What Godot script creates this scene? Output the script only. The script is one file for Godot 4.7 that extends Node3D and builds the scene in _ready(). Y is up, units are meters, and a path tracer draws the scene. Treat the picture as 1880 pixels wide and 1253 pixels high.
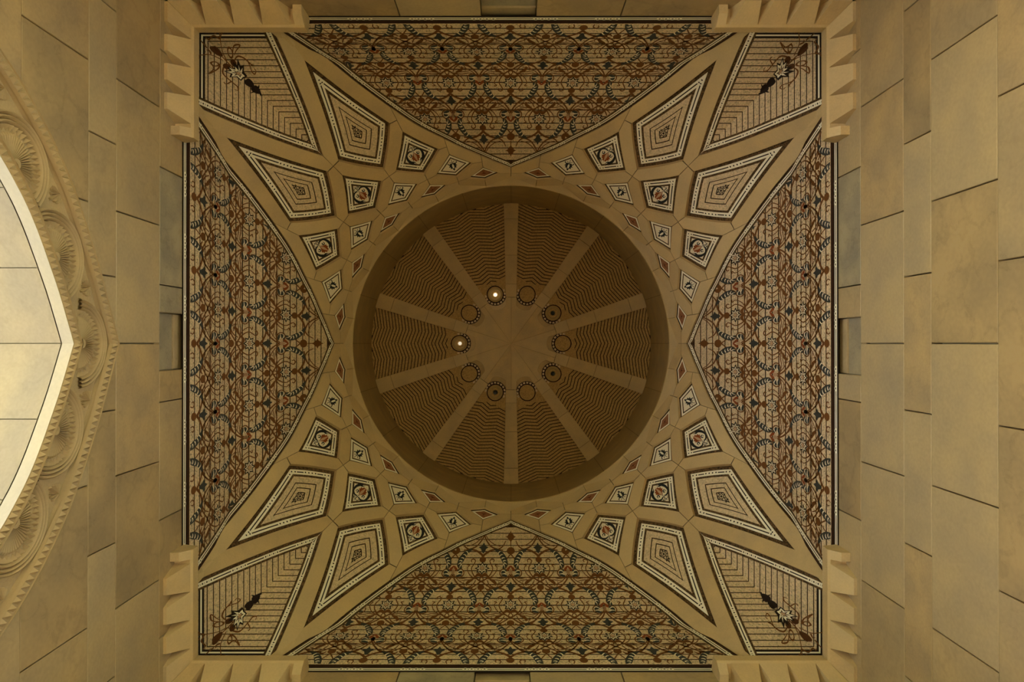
extends Node3D

# Ceiling of a square marble bay: lunettes, a net of ribs and mosaic coffers, a drum and a ten-rib dome.
# Heights called h are metres above the photographer's eye (EYE above the floor); +x is image right, +z is image up.
const EYE := 1.5
const W := 3.785          # half width of the bay, to the face of the marble
const RIB := 0.105        # half width of a vault rib
const Z_RING := 12.32     # foot of the drum
const Z_DOME := 14.6      # foot of the dome
const R_DRUM := 2.85
const R_DOME := 3.0
const DEG := PI / 180.0

var M := {}
var used := {}
var rng := RandomNumberGenerator.new()

# ------------------------------------------------------------------ mesh collecting
class Mb:
	var v := PackedVector3Array()
	var n := PackedVector3Array()
	var view := Vector3(0, 4, 0)      # faces are turned towards this point ...
	var core = null                   # ... or away from this one, for solids
	func tri(a: Vector3, b: Vector3, c: Vector3) -> void:
		var g := (b - a).cross(c - a)
		if g.length_squared() < 1e-16:
			return
		g = g.normalized()
		var mid := (a + b + c) / 3.0
		var want: Vector3 = (mid - core) if core != null else (view - mid)
		if g.dot(want) < 0.0:
			g = -g
			v.append_array(PackedVector3Array([a, b, c]))
		else:
			v.append_array(PackedVector3Array([a, c, b]))
		n.append_array(PackedVector3Array([g, g, g]))
	func quad(a: Vector3, b: Vector3, c: Vector3, d: Vector3) -> void:
		tri(a, b, c)
		tri(a, c, d)
	func strip(p: Array, q: Array, closed := false) -> void:
		var m := p.size()
		for i in (m if closed else m - 1):
			var j := (i + 1) % m
			quad(p[i], p[j], q[j], q[i])
	func box(lo: Vector3, hi: Vector3) -> void:
		core = (lo + hi) * 0.5
		var c := []
		for i in 8:
			c.append(Vector3(hi.x if i & 1 else lo.x, hi.y if i & 2 else lo.y, hi.z if i & 4 else lo.z))
		for f in [[0, 1, 3, 2], [4, 5, 7, 6], [0, 1, 5, 4], [2, 3, 7, 6], [0, 2, 6, 4], [1, 3, 7, 5]]:
			quad(c[f[0]], c[f[1]], c[f[2]], c[f[3]])

func mesh_of(b: Mb, origin := Vector3.ZERO, smooth := 0.0) -> ArrayMesh:
	var nn := b.n
	if smooth > 0.0:
		var at := {}
		for i in b.v.size():
			var k := Vector3i((b.v[i] * 2000.0).round())
			if not at.has(k):
				at[k] = []
			at[k].append(i)
		nn = b.n.duplicate()
		var lim := cos(deg_to_rad(smooth))
		for k in at:
			for i in at[k]:
				var s := Vector3.ZERO
				for j in at[k]:
					if b.n[i].dot(b.n[j]) > lim:
						s += b.n[j]
				nn[i] = s.normalized()
	var vv := b.v
	if origin != Vector3.ZERO:
		vv = b.v.duplicate()
		for i in vv.size():
			vv[i] -= origin
	var arr := []
	arr.resize(Mesh.ARRAY_MAX)
	arr[Mesh.ARRAY_VERTEX] = vv
	arr[Mesh.ARRAY_NORMAL] = nn
	var m := ArrayMesh.new()
	if vv.size():
		m.add_surface_from_arrays(Mesh.PRIMITIVE_TRIANGLES, arr)
	return m

func numbered(called: String) -> String:
	var k: int = used.get(called, -1) + 1
	used[called] = k
	return called if k == 0 else "%s_%03d" % [called, k]

func part(called: String, b: Mb, mat: Material, parent: Node3D, origin := Vector3.ZERO, smooth := 0.0, kind := "") -> MeshInstance3D:
	return part_mesh(called, mesh_of(b, origin, smooth), mat, parent, kind)

func part_mesh(called: String, m: Mesh, mat: Material, parent: Node3D, kind := "") -> MeshInstance3D:
	var o := MeshInstance3D.new()
	o.mesh = m
	o.material_override = mat
	var k := 0
	var nm := called
	while parent.has_node(NodePath(nm)):
		k += 1
		nm = "%s_%03d" % [called, k]
	o.name = nm
	if kind:
		o.set_meta("kind", kind)
	parent.add_child(o, true)
	return o

func thing(called: String, label: String, category: String, at := Vector3.ZERO, group := "") -> Node3D:
	var o := Node3D.new()
	o.name = numbered(called)
	add_child(o, true)
	o.position = at
	tag(o, label, category, group)
	return o

func tag(o: Node, label: String, category: String, group := "") -> void:
	o.set_meta("label", label)
	o.set_meta("category", category)
	if group:
		o.set_meta("group", group)

func structure(called: String, label: String, at := Vector3.ZERO) -> Node3D:
	var o := Node3D.new()
	o.name = called
	add_child(o, true)
	o.position = at
	o.set_meta("kind", "structure")
	o.set_meta("label", label)
	return o

# a copy of a thing with all its parts, turned round the axis of the dome
func turned(src: Node3D, base: String, deg: float, label: String) -> Node3D:
	var o: Node3D = src.duplicate()
	o.name = numbered(base)
	add_child(o, true)
	o.position = src.position.rotated(Vector3.UP, deg * DEG)
	o.rotation.y = src.rotation.y + deg * DEG
	o.set_meta("label", label)
	for c in o.find_children("*", "MeshInstance3D", true, false):
		c.mesh = c.mesh.duplicate()
	return o

# ------------------------------------------------------------------ materials
func noise_image(size: int, freq: float, octaves: int, sd: int, kind := FastNoiseLite.TYPE_SIMPLEX_SMOOTH, warp := 0.0) -> Image:
	var f := FastNoiseLite.new()
	f.seed = sd
	f.noise_type = kind
	f.frequency = freq
	f.fractal_octaves = octaves
	if warp > 0.0:
		f.domain_warp_enabled = true
		f.domain_warp_amplitude = warp
		f.domain_warp_frequency = freq * 0.6
	return f.get_seamless_image(size, size, false, false, 0.15)

func marble_texture(sd: int, vein: float, blotch: float) -> ImageTexture:
	var n := 512
	var a := noise_image(n, 0.006, 4, sd)
	var b := noise_image(n, 0.011, 3, sd + 7, FastNoiseLite.TYPE_SIMPLEX_SMOOTH, 60.0)
	var c := noise_image(n, 0.12, 3, sd + 13)
	var out := Image.create(n, n, false, Image.FORMAT_RGB8)
	for y in n:
		for x in n:
			var big := a.get_pixel(x, y).r - 0.5
			var w := absf(b.get_pixel(x, y).r - 0.5) * 2.0
			var line := clampf(1.0 - w * 9.0, 0.0, 1.0)
			var g := c.get_pixel(x, y).r - 0.5
			var t := 0.93 + big * blotch + g * 0.06 - line * vein
			out.set_pixel(x, y, Color(clampf(t, 0, 1), clampf(t - line * vein * 0.04 - big * 0.02, 0, 1), clampf(t - big * 0.10 - line * vein * 0.05, 0, 1)))
	return ImageTexture.create_from_image(out)

func speckle_texture(sd: int, deep: float, odd: float) -> ImageTexture:
	var n := 128
	var r := RandomNumberGenerator.new()
	r.seed = sd
	var out := Image.create(n, n, false, Image.FORMAT_RGB8)
	for y in n:
		for x in n:
			var t := 1.0 - deep * r.randf()
			if r.randf() < odd:
				t *= 0.62
			out.set_pixel(x, y, Color(t, t * (0.97 + 0.03 * r.randf()), t * (0.92 + 0.08 * r.randf())))
	return ImageTexture.create_from_image(out)

func mat(called: String, c: Color, tex: Texture2D, scale: float, rough := 0.6) -> StandardMaterial3D:
	var m := StandardMaterial3D.new()
	m.resource_name = called
	m.albedo_color = c
	m.roughness = rough
	m.metallic_specular = 0.35
	if tex:
		m.albedo_texture = tex
		m.uv1_triplanar = true
		m.uv1_world_triplanar = true
		m.uv1_scale = Vector3.ONE * scale
	M[called] = m
	return m

func make_materials() -> void:
	var t1 := marble_texture(3, 0.035, 0.14)
	var t2 := marble_texture(21, 0.06, 0.22)
	var t3 := marble_texture(40, 0.015, 0.12)
	var sp := speckle_texture(5, 0.22, 0.06)
	var sp2 := speckle_texture(9, 0.75, 0.3)
	mat("marble_a", Color(0.740, 0.640, 0.484), t1, 0.30, 0.5)
	mat("marble_b", Color(0.755, 0.660, 0.508), t3, 0.34, 0.5)
	mat("marble_c", Color(0.715, 0.609, 0.449), t2, 0.27, 0.5)
	mat("marble_d", Color(0.745, 0.636, 0.473), t1, 0.41, 0.5)
	mat("marble_grey", Color(0.680, 0.621, 0.512), t2, 0.5, 0.5)
	mat("rib_a", Color(0.855, 0.742, 0.555), t3, 0.55, 0.55)  # ribs share the stone of the walls; their paler colour carries added light
	mat("rib_b", Color(0.840, 0.722, 0.531), t1, 0.6, 0.55)
	mat("rib_c", Color(0.865, 0.756, 0.574), t3, 0.5, 0.55)
	mat("drum_stone", Color(0.715, 0.600, 0.391), t1, 0.5, 0.55)  # darker than the ribs: shade of the drum put into its colour
	mat("soffit", Color(0.745, 0.665, 0.565), t1, 0.45, 0.5)
	mat("soffit_white", Color(0.830, 0.765, 0.680), t3, 0.4, 0.55)
	mat("carved", Color(0.740, 0.636, 0.469), t3, 0.6, 0.7)
	mat("grout", Color(0.330, 0.255, 0.150), null, 1.0, 0.9)
	mat("cream", Color(0.960, 0.865, 0.725), sp, 0.62, 0.6)
	mat("cream_light", Color(0.940, 0.890, 0.790), null, 1.0, 0.6)
	mat("white_inlay", Color(0.970, 0.935, 0.850), null, 1.0, 0.6)
	mat("brown_mosaic", Color(0.620, 0.480, 0.320), sp2, 0.62, 0.65)
	mat("dark_inlay", Color(0.155, 0.105, 0.085), null, 1.0, 0.65)
	mat("line_inlay", Color(0.210, 0.110, 0.055), null, 0.62, 0.7)
	mat("kite_line", Color(0.420, 0.280, 0.175), sp2, 0.62, 0.7)
	mat("triangle_field", Color(0.660, 0.450, 0.310), sp, 0.62, 0.65)
	mat("scroll_brown", Color(0.445, 0.275, 0.125), null, 1.0, 0.6)
	mat("scroll_dark", Color(0.330, 0.190, 0.085), null, 1.0, 0.6)
	mat("rust", Color(0.560, 0.280, 0.130), null, 1.0, 0.6)
	mat("slate", Color(0.235, 0.235, 0.230), null, 1.0, 0.6)
	mat("ink", Color(0.130, 0.135, 0.145), null, 1.0, 0.6)
	mat("flesh", Color(0.790, 0.640, 0.500), null, 1.0, 0.6)
	mat("petal_stone", Color(0.820, 0.675, 0.440), sp, 0.62, 0.7)
	mat("petal_joint", Color(0.170, 0.085, 0.060), null, 1.0, 0.9)
	mat("floor_marble", Color(0.440, 0.380, 0.276), t3, 0.3, 0.6)  # unseen floor, its colour kept dark to dim the bounced light
	mat("bounce_paving", Color(0.850, 0.865, 0.880), t3, 0.3, 0.8)  # cool tone of the added paths, tints the daylight they bounce
	mat("added_lawn", Color(0.300, 0.330, 0.180), null, 1.0, 0.9)
	mat("render_wall", Color(0.930, 0.890, 0.790), null, 1.0, 0.8)
	mat("plaster", Color(0.620, 0.560, 0.430), t3, 0.2, 0.8)
	var dark := mat("lamp_dark", Color(0.030, 0.026, 0.022), null, 1.0, 0.3)
	dark.metallic_specular = 0.5

# ------------------------------------------------------------------ the vault's surface of revolution and its chart
# (radius, height) of the crossings of the ribs, from the ring down to the feet
var SR: Array[float] = [2.70, 2.902, 2.985, 3.134, 3.381, 3.826, 4.35, 4.723, 5.2]
var SH: Array[float] = [12.95, 12.20, 11.95, 11.62, 11.15, 10.40, 9.41, 8.37, 6.6]
# radius of a rib's centre line at 0, 9, 18 ... degrees from its crown
var RP: Array[float] = [0.0, 9.0, 18.0, 27.0, 36.0, 41.9, 45.0, 50.0]
var RR: Array[float] = [2.902, 2.985, 3.134, 3.381, 3.826, 4.36, 4.723, 5.45]

func spline(xs: Array, ys: Array, x: float) -> float:
	var n := xs.size()
	var i := 0
	while i < n - 2 and x > xs[i + 1]:
		i += 1
	var h: float = xs[i + 1] - xs[i]
	var t: float = (x - xs[i]) / h
	var m0 := slope_at(xs, ys, i)
	var m1 := slope_at(xs, ys, i + 1)
	if t < 0.0:
		return ys[i] + m0 * (x - xs[i])
	if t > 1.0:
		return ys[i + 1] + m1 * (x - xs[i + 1])
	var t2 := t * t
	var t3 := t2 * t
	return (2 * t3 - 3 * t2 + 1) * ys[i] + (t3 - 2 * t2 + t) * h * m0 + (3 * t2 - 2 * t3) * ys[i + 1] + (t3 - t2) * h * m1

func slope_at(xs: Array, ys: Array, i: int) -> float:
	var n := xs.size()
	if i == 0:
		return (ys[1] - ys[0]) / (xs[1] - xs[0])
	if i == n - 1:
		return (ys[n - 1] - ys[n - 2]) / (xs[n - 1] - xs[n - 2])
	var h0: float = xs[i] - xs[i - 1]
	var h1: float = xs[i + 1] - xs[i]
	return ((ys[i] - ys[i - 1]) / h0 * h1 + (ys[i + 1] - ys[i]) / h1 * h0) / (h0 + h1)

func S(r: float) -> float:
	return spline(SR, SH, r)

func dS(r: float) -> float:
	return (S(r + 0.01) - S(r - 0.01)) / 0.02

var chart_r: Array[float] = []      # conformal chart: v for a grid of radii
var chart_v: Array[float] = []
const CH_LO := 2.6
const CH_STEP := 0.006

func make_chart() -> void:
	var v := 0.0
	var r := CH_LO
	while r < 5.6:
		chart_r.append(r)
		chart_v.append(v)
		var mid := r + CH_STEP * 0.5
		v += sqrt(1.0 + dS(mid) ** 2) / mid * CH_STEP
		r += CH_STEP

func v_of(r: float) -> float:
	var f := (r - CH_LO) / CH_STEP
	var i := clampi(int(f), 0, chart_v.size() - 2)
	return lerpf(chart_v[i], chart_v[i + 1], f - i)

func r_of(v: float) -> float:
	var i: int = clampi(chart_v.bsearch(v) - 1, 0, chart_v.size() - 2)
	return lerpf(chart_r[i], chart_r[i + 1], (v - chart_v[i]) / (chart_v[i + 1] - chart_v[i]))

# a point of the chart (angle in radians, v) on the vault, sunk by «deep» behind the face of the ribs
func on_vault(p: Vector2, deep := 0.0) -> Vector3:
	var r := r_of(p.y)
	var s := dS(r)
	var l := sqrt(1.0 + s * s)
	var rr := r + deep * (-s) / l
	var h := S(r) + deep / l
	return Vector3(sin(p.x) * rr, h + EYE, cos(p.x) * rr)

var e_t := []          # samples along a rib: angle (degrees) and v of its inner and outer edge
var edge_in := [[], []]
var edge_out := [[], []]
var mitre: Array[float] = [0.0]     # per level, the angle where the outer edge meets the next rib's inner edge

func make_edges() -> void:
	var a := -4.0
	while a <= 49.0:
		var f := func(x: float) -> Vector2: return Vector2(x * DEG, v_of(spline(RP, RR, absf(x))))
		var c: Vector2 = f.call(a)
		var t: Vector2 = (f.call(a + 0.2) - f.call(a - 0.2)).normalized()
		var nn := Vector2(-t.y, t.x)
		var w := RIB / r_of(c.y)
		var o := c + nn * w
		var i := c - nn * w
		edge_out[0].append(o.x / DEG)
		edge_out[1].append(o.y)
		edge_in[0].append(i.x / DEG)
		edge_in[1].append(i.y)
		a += 0.25

func look(e: Array, x: float) -> float:
	var i: int = clampi(e[0].bsearch(x) - 1, 0, e[0].size() - 2)
	return lerpf(e[1][i], e[1][i + 1], (x - e[0][i]) / (e[0][i + 1] - e[0][i]))

func v_in(x: float) -> float:
	return look(edge_in, x)

func v_out(x: float) -> float:
	return look(edge_out, x)

func v_mid(x: float) -> float:
	return v_of(spline(RP, RR, absf(x)))

func make_mitres() -> void:
	for k in range(1, 6):
		var lo := 9.0 * k - 9.0
		var hi := 9.0 * k
		for it in 50:      # v_out(t) - v_in(18k - t) grows with t
			var t := (lo + hi) * 0.5
			if v_out(t) - v_in(18.0 * k - t) > 0.0:
				hi = t
			else:
				lo = t
		mitre.append((lo + hi) * 0.5)

func edge_line(kind: int, a: float, b: float, n: int, shift := 0.0, mirror := 1.0) -> Array:
	var out := []
	for i in n + 1:
		var x := lerpf(a, b, float(i) / n)
		out.append(Vector2(mirror * (x + shift) * DEG, v_out(x) if kind == 1 else v_in(x)))
	return out

# ------------------------------------------------------------------ loops in the chart
func inset(loop: Array, d: float, metric := true) -> Array:
	var n := loop.size()
	var area := 0.0
	for i in n:
		area += loop[i].cross(loop[(i + 1) % n])
	var sgn := 1.0 if area > 0.0 else -1.0
	var out := []
	for i in n:
		var p: Vector2 = loop[i]
		var t1: Vector2 = (p - loop[(i + n - 1) % n]).normalized()
		var t2: Vector2 = (loop[(i + 1) % n] - p).normalized()
		var n1 := Vector2(-t1.y, t1.x) * sgn
		var n2 := Vector2(-t2.y, t2.x) * sgn
		var dd := d / r_of(p.y) if metric else d
		var m := (n1 + n2) / maxf(1.0 + n1.dot(n2), 0.12)
		out.append(p + m * dd)
	return out

func lift(loop: Array, deep: float) -> Array:
	var out := []
	for p in loop:
		out.append(on_vault(p, deep))
	return out

func centre_of(loop: Array) -> Vector2:
	var a := 0.0
	var c := Vector2.ZERO
	for i in loop.size():
		var p: Vector2 = loop[i]
		var q: Vector2 = loop[(i + 1) % loop.size()]
		var k := p.cross(q)
		a += k
		c += (p + q) * k
	return c / (3.0 * a)

func shrink(loop: Array, c: Vector2, f: float) -> Array:
	var out := []
	for p in loop:
		out.append(c + (p - c) * f)
	return out

# ------------------------------------------------------------------ flat inlay: 2-D shapes that are then laid on a surface
class Ink:
	var t := PackedVector2Array()
	var fat := 1.0
	func tri(a: Vector2, b: Vector2, c: Vector2) -> void:
		t.append_array(PackedVector2Array([a, b, c]))
	func curve(pts: Array, n := 6) -> Array:
		var out := []
		for i in pts.size() - 1:
			var p0: Vector2 = pts[maxi(i - 1, 0)]
			var p1: Vector2 = pts[i]
			var p2: Vector2 = pts[i + 1]
			var p3: Vector2 = pts[mini(i + 2, pts.size() - 1)]
			for k in n:
				out.append(p1.cubic_interpolate(p2, p0, p3, float(k) / n))
		out.append(pts[-1])
		return out
	func ribbon(pts: Array, ws: Array, n := 6) -> void:
		var c := curve(pts, n)
		var m := c.size()
		var l := []
		var r := []
		for i in m:
			var d: Vector2 = (c[mini(i + 1, m - 1)] - c[maxi(i - 1, 0)]).normalized()
			var f := float(i) / (m - 1) * (ws.size() - 1)
			var k := mini(int(f), ws.size() - 2) if ws.size() > 1 else 0
			var w: float = ws[0] if ws.size() == 1 else lerpf(ws[k], ws[k + 1], f - k)
			var q := Vector2(-d.y, d.x) * w * 0.5 * fat
			l.append(c[i] + q)
			r.append(c[i] - q)
		for i in m - 1:
			tri(l[i], l[i + 1], r[i + 1])
			tri(l[i], r[i + 1], r[i])
	func both(pts: Array, ws: Array, n := 6) -> void:
		ribbon(pts, ws, n)
		var q := []
		for p in pts:
			q.append(Vector2(-p.x, p.y))
		ribbon(q, ws, n)
	func disc(c: Vector2, rx: float, ry: float, n := 12, turn := 0.0) -> void:
		for i in n:
			var a := TAU * i / n
			var b := TAU * (i + 1) / n
			tri(c, c + Vector2(cos(a) * rx, sin(a) * ry).rotated(turn), c + Vector2(cos(b) * rx, sin(b) * ry).rotated(turn))
	func ring(c: Vector2, rx: float, ry: float, w: float, n := 14) -> void:
		for i in n:
			var a := TAU * i / n
			var b := TAU * (i + 1) / n
			var e := 1.0 - w / rx
			var p := Vector2(cos(a) * rx, sin(a) * ry)
			var q := Vector2(cos(b) * rx, sin(b) * ry)
			tri(c + p, c + q, c + q * e)
			tri(c + p, c + q * e, c + p * e)
	func star(c: Vector2, rx: float, ry: float, inner: float, n: int, turn := 0.0) -> void:
		for i in n:
			var a := TAU * i / n + turn
			var tip := Vector2(cos(a) * rx, sin(a) * ry)
			var l := Vector2(cos(a - PI / n) * rx, sin(a - PI / n) * ry) * inner
			var r := Vector2(cos(a + PI / n) * rx, sin(a + PI / n) * ry) * inner
			tri(c, c + l, c + tip)
			tri(c, c + tip, c + r)
	func poly(pts: Array) -> void:
		var k := Geometry2D.triangulate_polygon(PackedVector2Array(pts))
		for i in k.size() / 3:
			tri(pts[k[i * 3]], pts[k[i * 3 + 1]], pts[k[i * 3 + 2]])
	func both_poly(pts: Array) -> void:
		poly(pts)
		var q := []
		for p in pts:
			q.append(Vector2(-p.x, p.y))
		poly(q)

func lay(ink: Ink, onto: Callable, keep = null) -> Mb:
	var b := Mb.new()
	for i in ink.t.size() / 3:
		var p := ink.t[i * 3]
		var q := ink.t[i * 3 + 1]
		var r := ink.t[i * 3 + 2]
		if keep != null and not keep.call((p + q + r) / 3.0):
			continue
		b.tri(onto.call(p), onto.call(q), onto.call(r))
	return b

# ------------------------------------------------------------------ ribs
func rib_arm(k: int, side: float, lunette: bool, far := false) -> Mb:
	var n := 8 if k < 4 else 18
	var i0 := 0.0 if k == 0 else 18.0 * k - mitre[k]
	var i1 := 9.0 * (k + 1)
	var o0 := 9.0 * k
	var o1: float = 9.0 * (k + 1) if lunette else mitre[k + 1]
	if k == 4:
		i1 = 47.6
		o1 = 46.2
	var inner := edge_line(0, i0, i1, n, 0.0, side)
	var outer := edge_line(1, o0, o1, n, 0.0, side)
	var b := Mb.new()
	var g := 0.004
	var pi := []
	var po := []
	for j in n + 1:      # pulled in a little, so that a joint shows
		var ax: Vector2 = (outer[j] - inner[j]).normalized() * g / 3.0
		pi.append(inner[j] + ax * 0.5)
		po.append(outer[j] - ax * 0.5)
	for e in [pi, po]:
		e[0] += (e[1] - e[0]).normalized() * 0.005 / 3.0
		e[n] += (e[n - 1] - e[n]).normalized() * 0.005 / 3.0
	var fi := lift(pi, 0.0)
	var fo := lift(po, 0.0)
	var di := lift(pi, 0.15)
	var dq := lift(po, 0.15)
	b.strip(fi, fo)
	b.strip(fi, di)
	b.strip(fo, dq)
	var c0 := Vector2(side * 9.0 * k * DEG, v_mid(9.0 * k))
	var c1 := Vector2(side * 9.0 * (k + 1) * DEG, v_mid(9.0 * (k + 1)))
	var run := (c1 - c0).normalized() * 0.005 / 3.0
	if k > 0:
		b.tri(on_vault(c0 + run), fi[0], fo[0])
	if k < 4:
		b.tri(on_vault(c1 - run), fi[n], fo[n])
	return b

var arm_mesh := {}

func arm(k: int, side: float, lunette: bool) -> ArrayMesh:
	var key := "%d %d %s" % [k, side, lunette]
	if not arm_mesh.has(key):
		arm_mesh[key] = mesh_of(rib_arm(k, side, lunette), on_vault(Vector2(0, v_mid(0.0))), 25.0)
	return arm_mesh[key]

func build_ribs() -> void:
	var where := ["upper lunette", "lunette facing the carved arch", "lower lunette", "carved-arch lunette"]
	var names := {
		-9: "long rib edging the %s, flank clockwise of its tip",
		9: "long rib edging the %s, flank anticlockwise of its tip",
		27: "uneven rib crossing second clockwise from the tip of the %s",
		45: "short symmetric rib across the corner clockwise of the %s",
		63: "uneven rib crossing fourth clockwise from the tip of the %s"}
	var mats := [M.rib_a, M.rib_b, M.rib_c]
	for q in 4:
		for a in [-9, 9, 27, 45, 63]:
			var t := thing("vault_rib", names[a] % where[q], "vault rib", on_vault(Vector2((a + 90.0 * q) * DEG, v_mid(0.0))), "interlacing ribs of the vault")
			t.rotation.y = (a + 90.0 * q) * DEG
			var reach := {-9: [5, 5], 9: [5, 5], 27: [2, 4], 45: [3, 3], 63: [4, 2]}[a] as Array     # levels on the - and + side
			for s in 2:
				var side := -1.0 if s == 0 else 1.0
				for k in reach[s]:
					var lun: bool = k > 0 and ((a == -9 and s == 1) or (a == 9 and s == 0))
					part_mesh("rib_stone", arm(k, side, lun), mats[rng.randi() % 3], t)

# ------------------------------------------------------------------ coffers
func offset_line(line: Array, d: float) -> Array:      # to the left of its run, metres
	var out := []
	var n := line.size()
	for i in n:
		var t: Vector2 = (line[mini(i + 1, n - 1)] - line[maxi(i - 1, 0)]).normalized()
		out.append(line[i] + Vector2(-t.y, t.x) * d / r_of(line[i].y))
	var a: Vector2 = out[0] + (out[0] - out[1]).normalized() * 0.25
	var b: Vector2 = out[n - 1] + (out[n - 1] - out[n - 2]).normalized() * 0.25
	out.push_front(a)
	out.append(b)
	return out

func cross_at(p: Array, q: Array) -> Array:      # where two polylines meet: [index in p, index in q, point]
	for i in p.size() - 1:
		for j in q.size() - 1:
			var x = Geometry2D.segment_intersects_segment(p[i], p[i + 1], q[j], q[j + 1])
			if x != null:
				return [i, j, x]
	return []

func resample(line: Array, n: int) -> Array:
	var acc := [0.0]
	for i in line.size() - 1:
		acc.append(acc[-1] + line[i].distance_to(line[i + 1]))
	var out := []
	var k := 0
	for i in n + 1:
		var s: float = acc[-1] * i / n
		while k < line.size() - 2 and acc[k + 1] < s:
			k += 1
		out.append(line[k].lerp(line[k + 1], clampf((s - acc[k]) / maxf(acc[k + 1] - acc[k], 1e-9), 0.0, 1.0)))
	return out

# outline of the cell whose lowest crossing is level m, on the axis of angle 0, moved inwards by d metres
func cell_loop(m: int, d := 0.0) -> Array:
	var n := 8 if m < 3 else 12
	var t: float = mitre[m + 1]
	var a := edge_line(1, 9.0 * m, t, 14, -9.0 * m)                                     # up the right side
	var b := edge_line(0, 18.0 * (m + 1) - t, 9.0 * (m + 2), 14, -9.0 * (m + 2), -1.0)  # and on to the top
	var axis := [Vector2(0, -1), Vector2(0, 9)]
	var ao := offset_line(a, d)
	var bo := offset_line(b, d)
	var x := cross_at(ao, bo)
	var lo := cross_at(ao, axis)
	var hi := cross_at(bo, axis)
	var e0 := [lo[2]]
	e0.append_array(ao.slice(lo[0] + 1, x[0] + 1))
	e0.append(x[2])
	var e1 := [x[2]]
	e1.append_array(bo.slice(x[1] + 1, hi[0] + 1))
	e1.append(hi[2])
	var right := resample(e0, n) + resample(e1, n).slice(1)
	var loop := right.duplicate()
	for i in range(right.size() - 2, 0, -1):
		loop.append(Vector2(-right[i].x, right[i].y))
	return loop

func ring_part(called: String, outer: Array, inner: Array, deep: float, m: Material, t: Node3D, at: Vector3, deep2 := -1.0) -> void:
	var b := Mb.new()
	b.strip(lift(outer, deep), lift(inner, deep if deep2 < 0.0 else deep2), true)
	part(called, b, m, t, at)

func corners_of(loop: Array) -> Array:
	var out := []
	var n := loop.size()
	for i in n:
		var a: Vector2 = loop[i] - loop[(i + n - 1) % n]
		var b: Vector2 = loop[(i + 1) % n] - loop[i]
		if absf(a.angle_to(b)) > 0.35:
			out.append(i)
	return out

# rows of little interlaced rings in the white lines of a border: at the corners and in the middle of long sides
func knots(loop: Array, size: float, deep: float, t: Node3D, at: Vector3, mids: bool) -> void:
	var spots := []
	var n := loop.size()
	var cs := corners_of(loop)
	for ci in cs.size():
		var i: int = cs[ci]
		spots.append(loop[i])
		for s in [-1, 1]:
			var p: Vector2 = loop[i]
			var q: Vector2 = loop[(i + s + n) % n]
			spots.append(p + (q - p).normalized() * size * 2.1 / r_of(p.y))
		if mids:
			var j: int = cs[(ci + 1) % cs.size()]
			var len := (j - i + n) % n
			if len >= 10:
				var c: int = (i + len / 2) % n
				var d: Vector2 = (loop[(c + 1) % n] - loop[(c - 1 + n) % n]).normalized()
				for s in [-1.5, -0.5, 0.5, 1.5]:
					spots.append(loop[c] + d * s * size * 2.0 / r_of(loop[c].y))
	var w := Ink.new()
	var k := Ink.new()
	for p in spots:
		var s: float = size / r_of(p.y)
		w.disc(p, s * 1.15, s * 1.15, 10)
		k.disc(p, s * 0.42, s * 0.42, 8)
	part("knot_inlay", lay(w, func(p): return on_vault(p, deep - 0.003)), M.white_inlay, t, at, 0.0, "stuff")
	part("knot_eye", lay(k, func(p): return on_vault(p, deep - 0.005)), M.dark_inlay, t, at, 0.0, "stuff")

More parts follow.
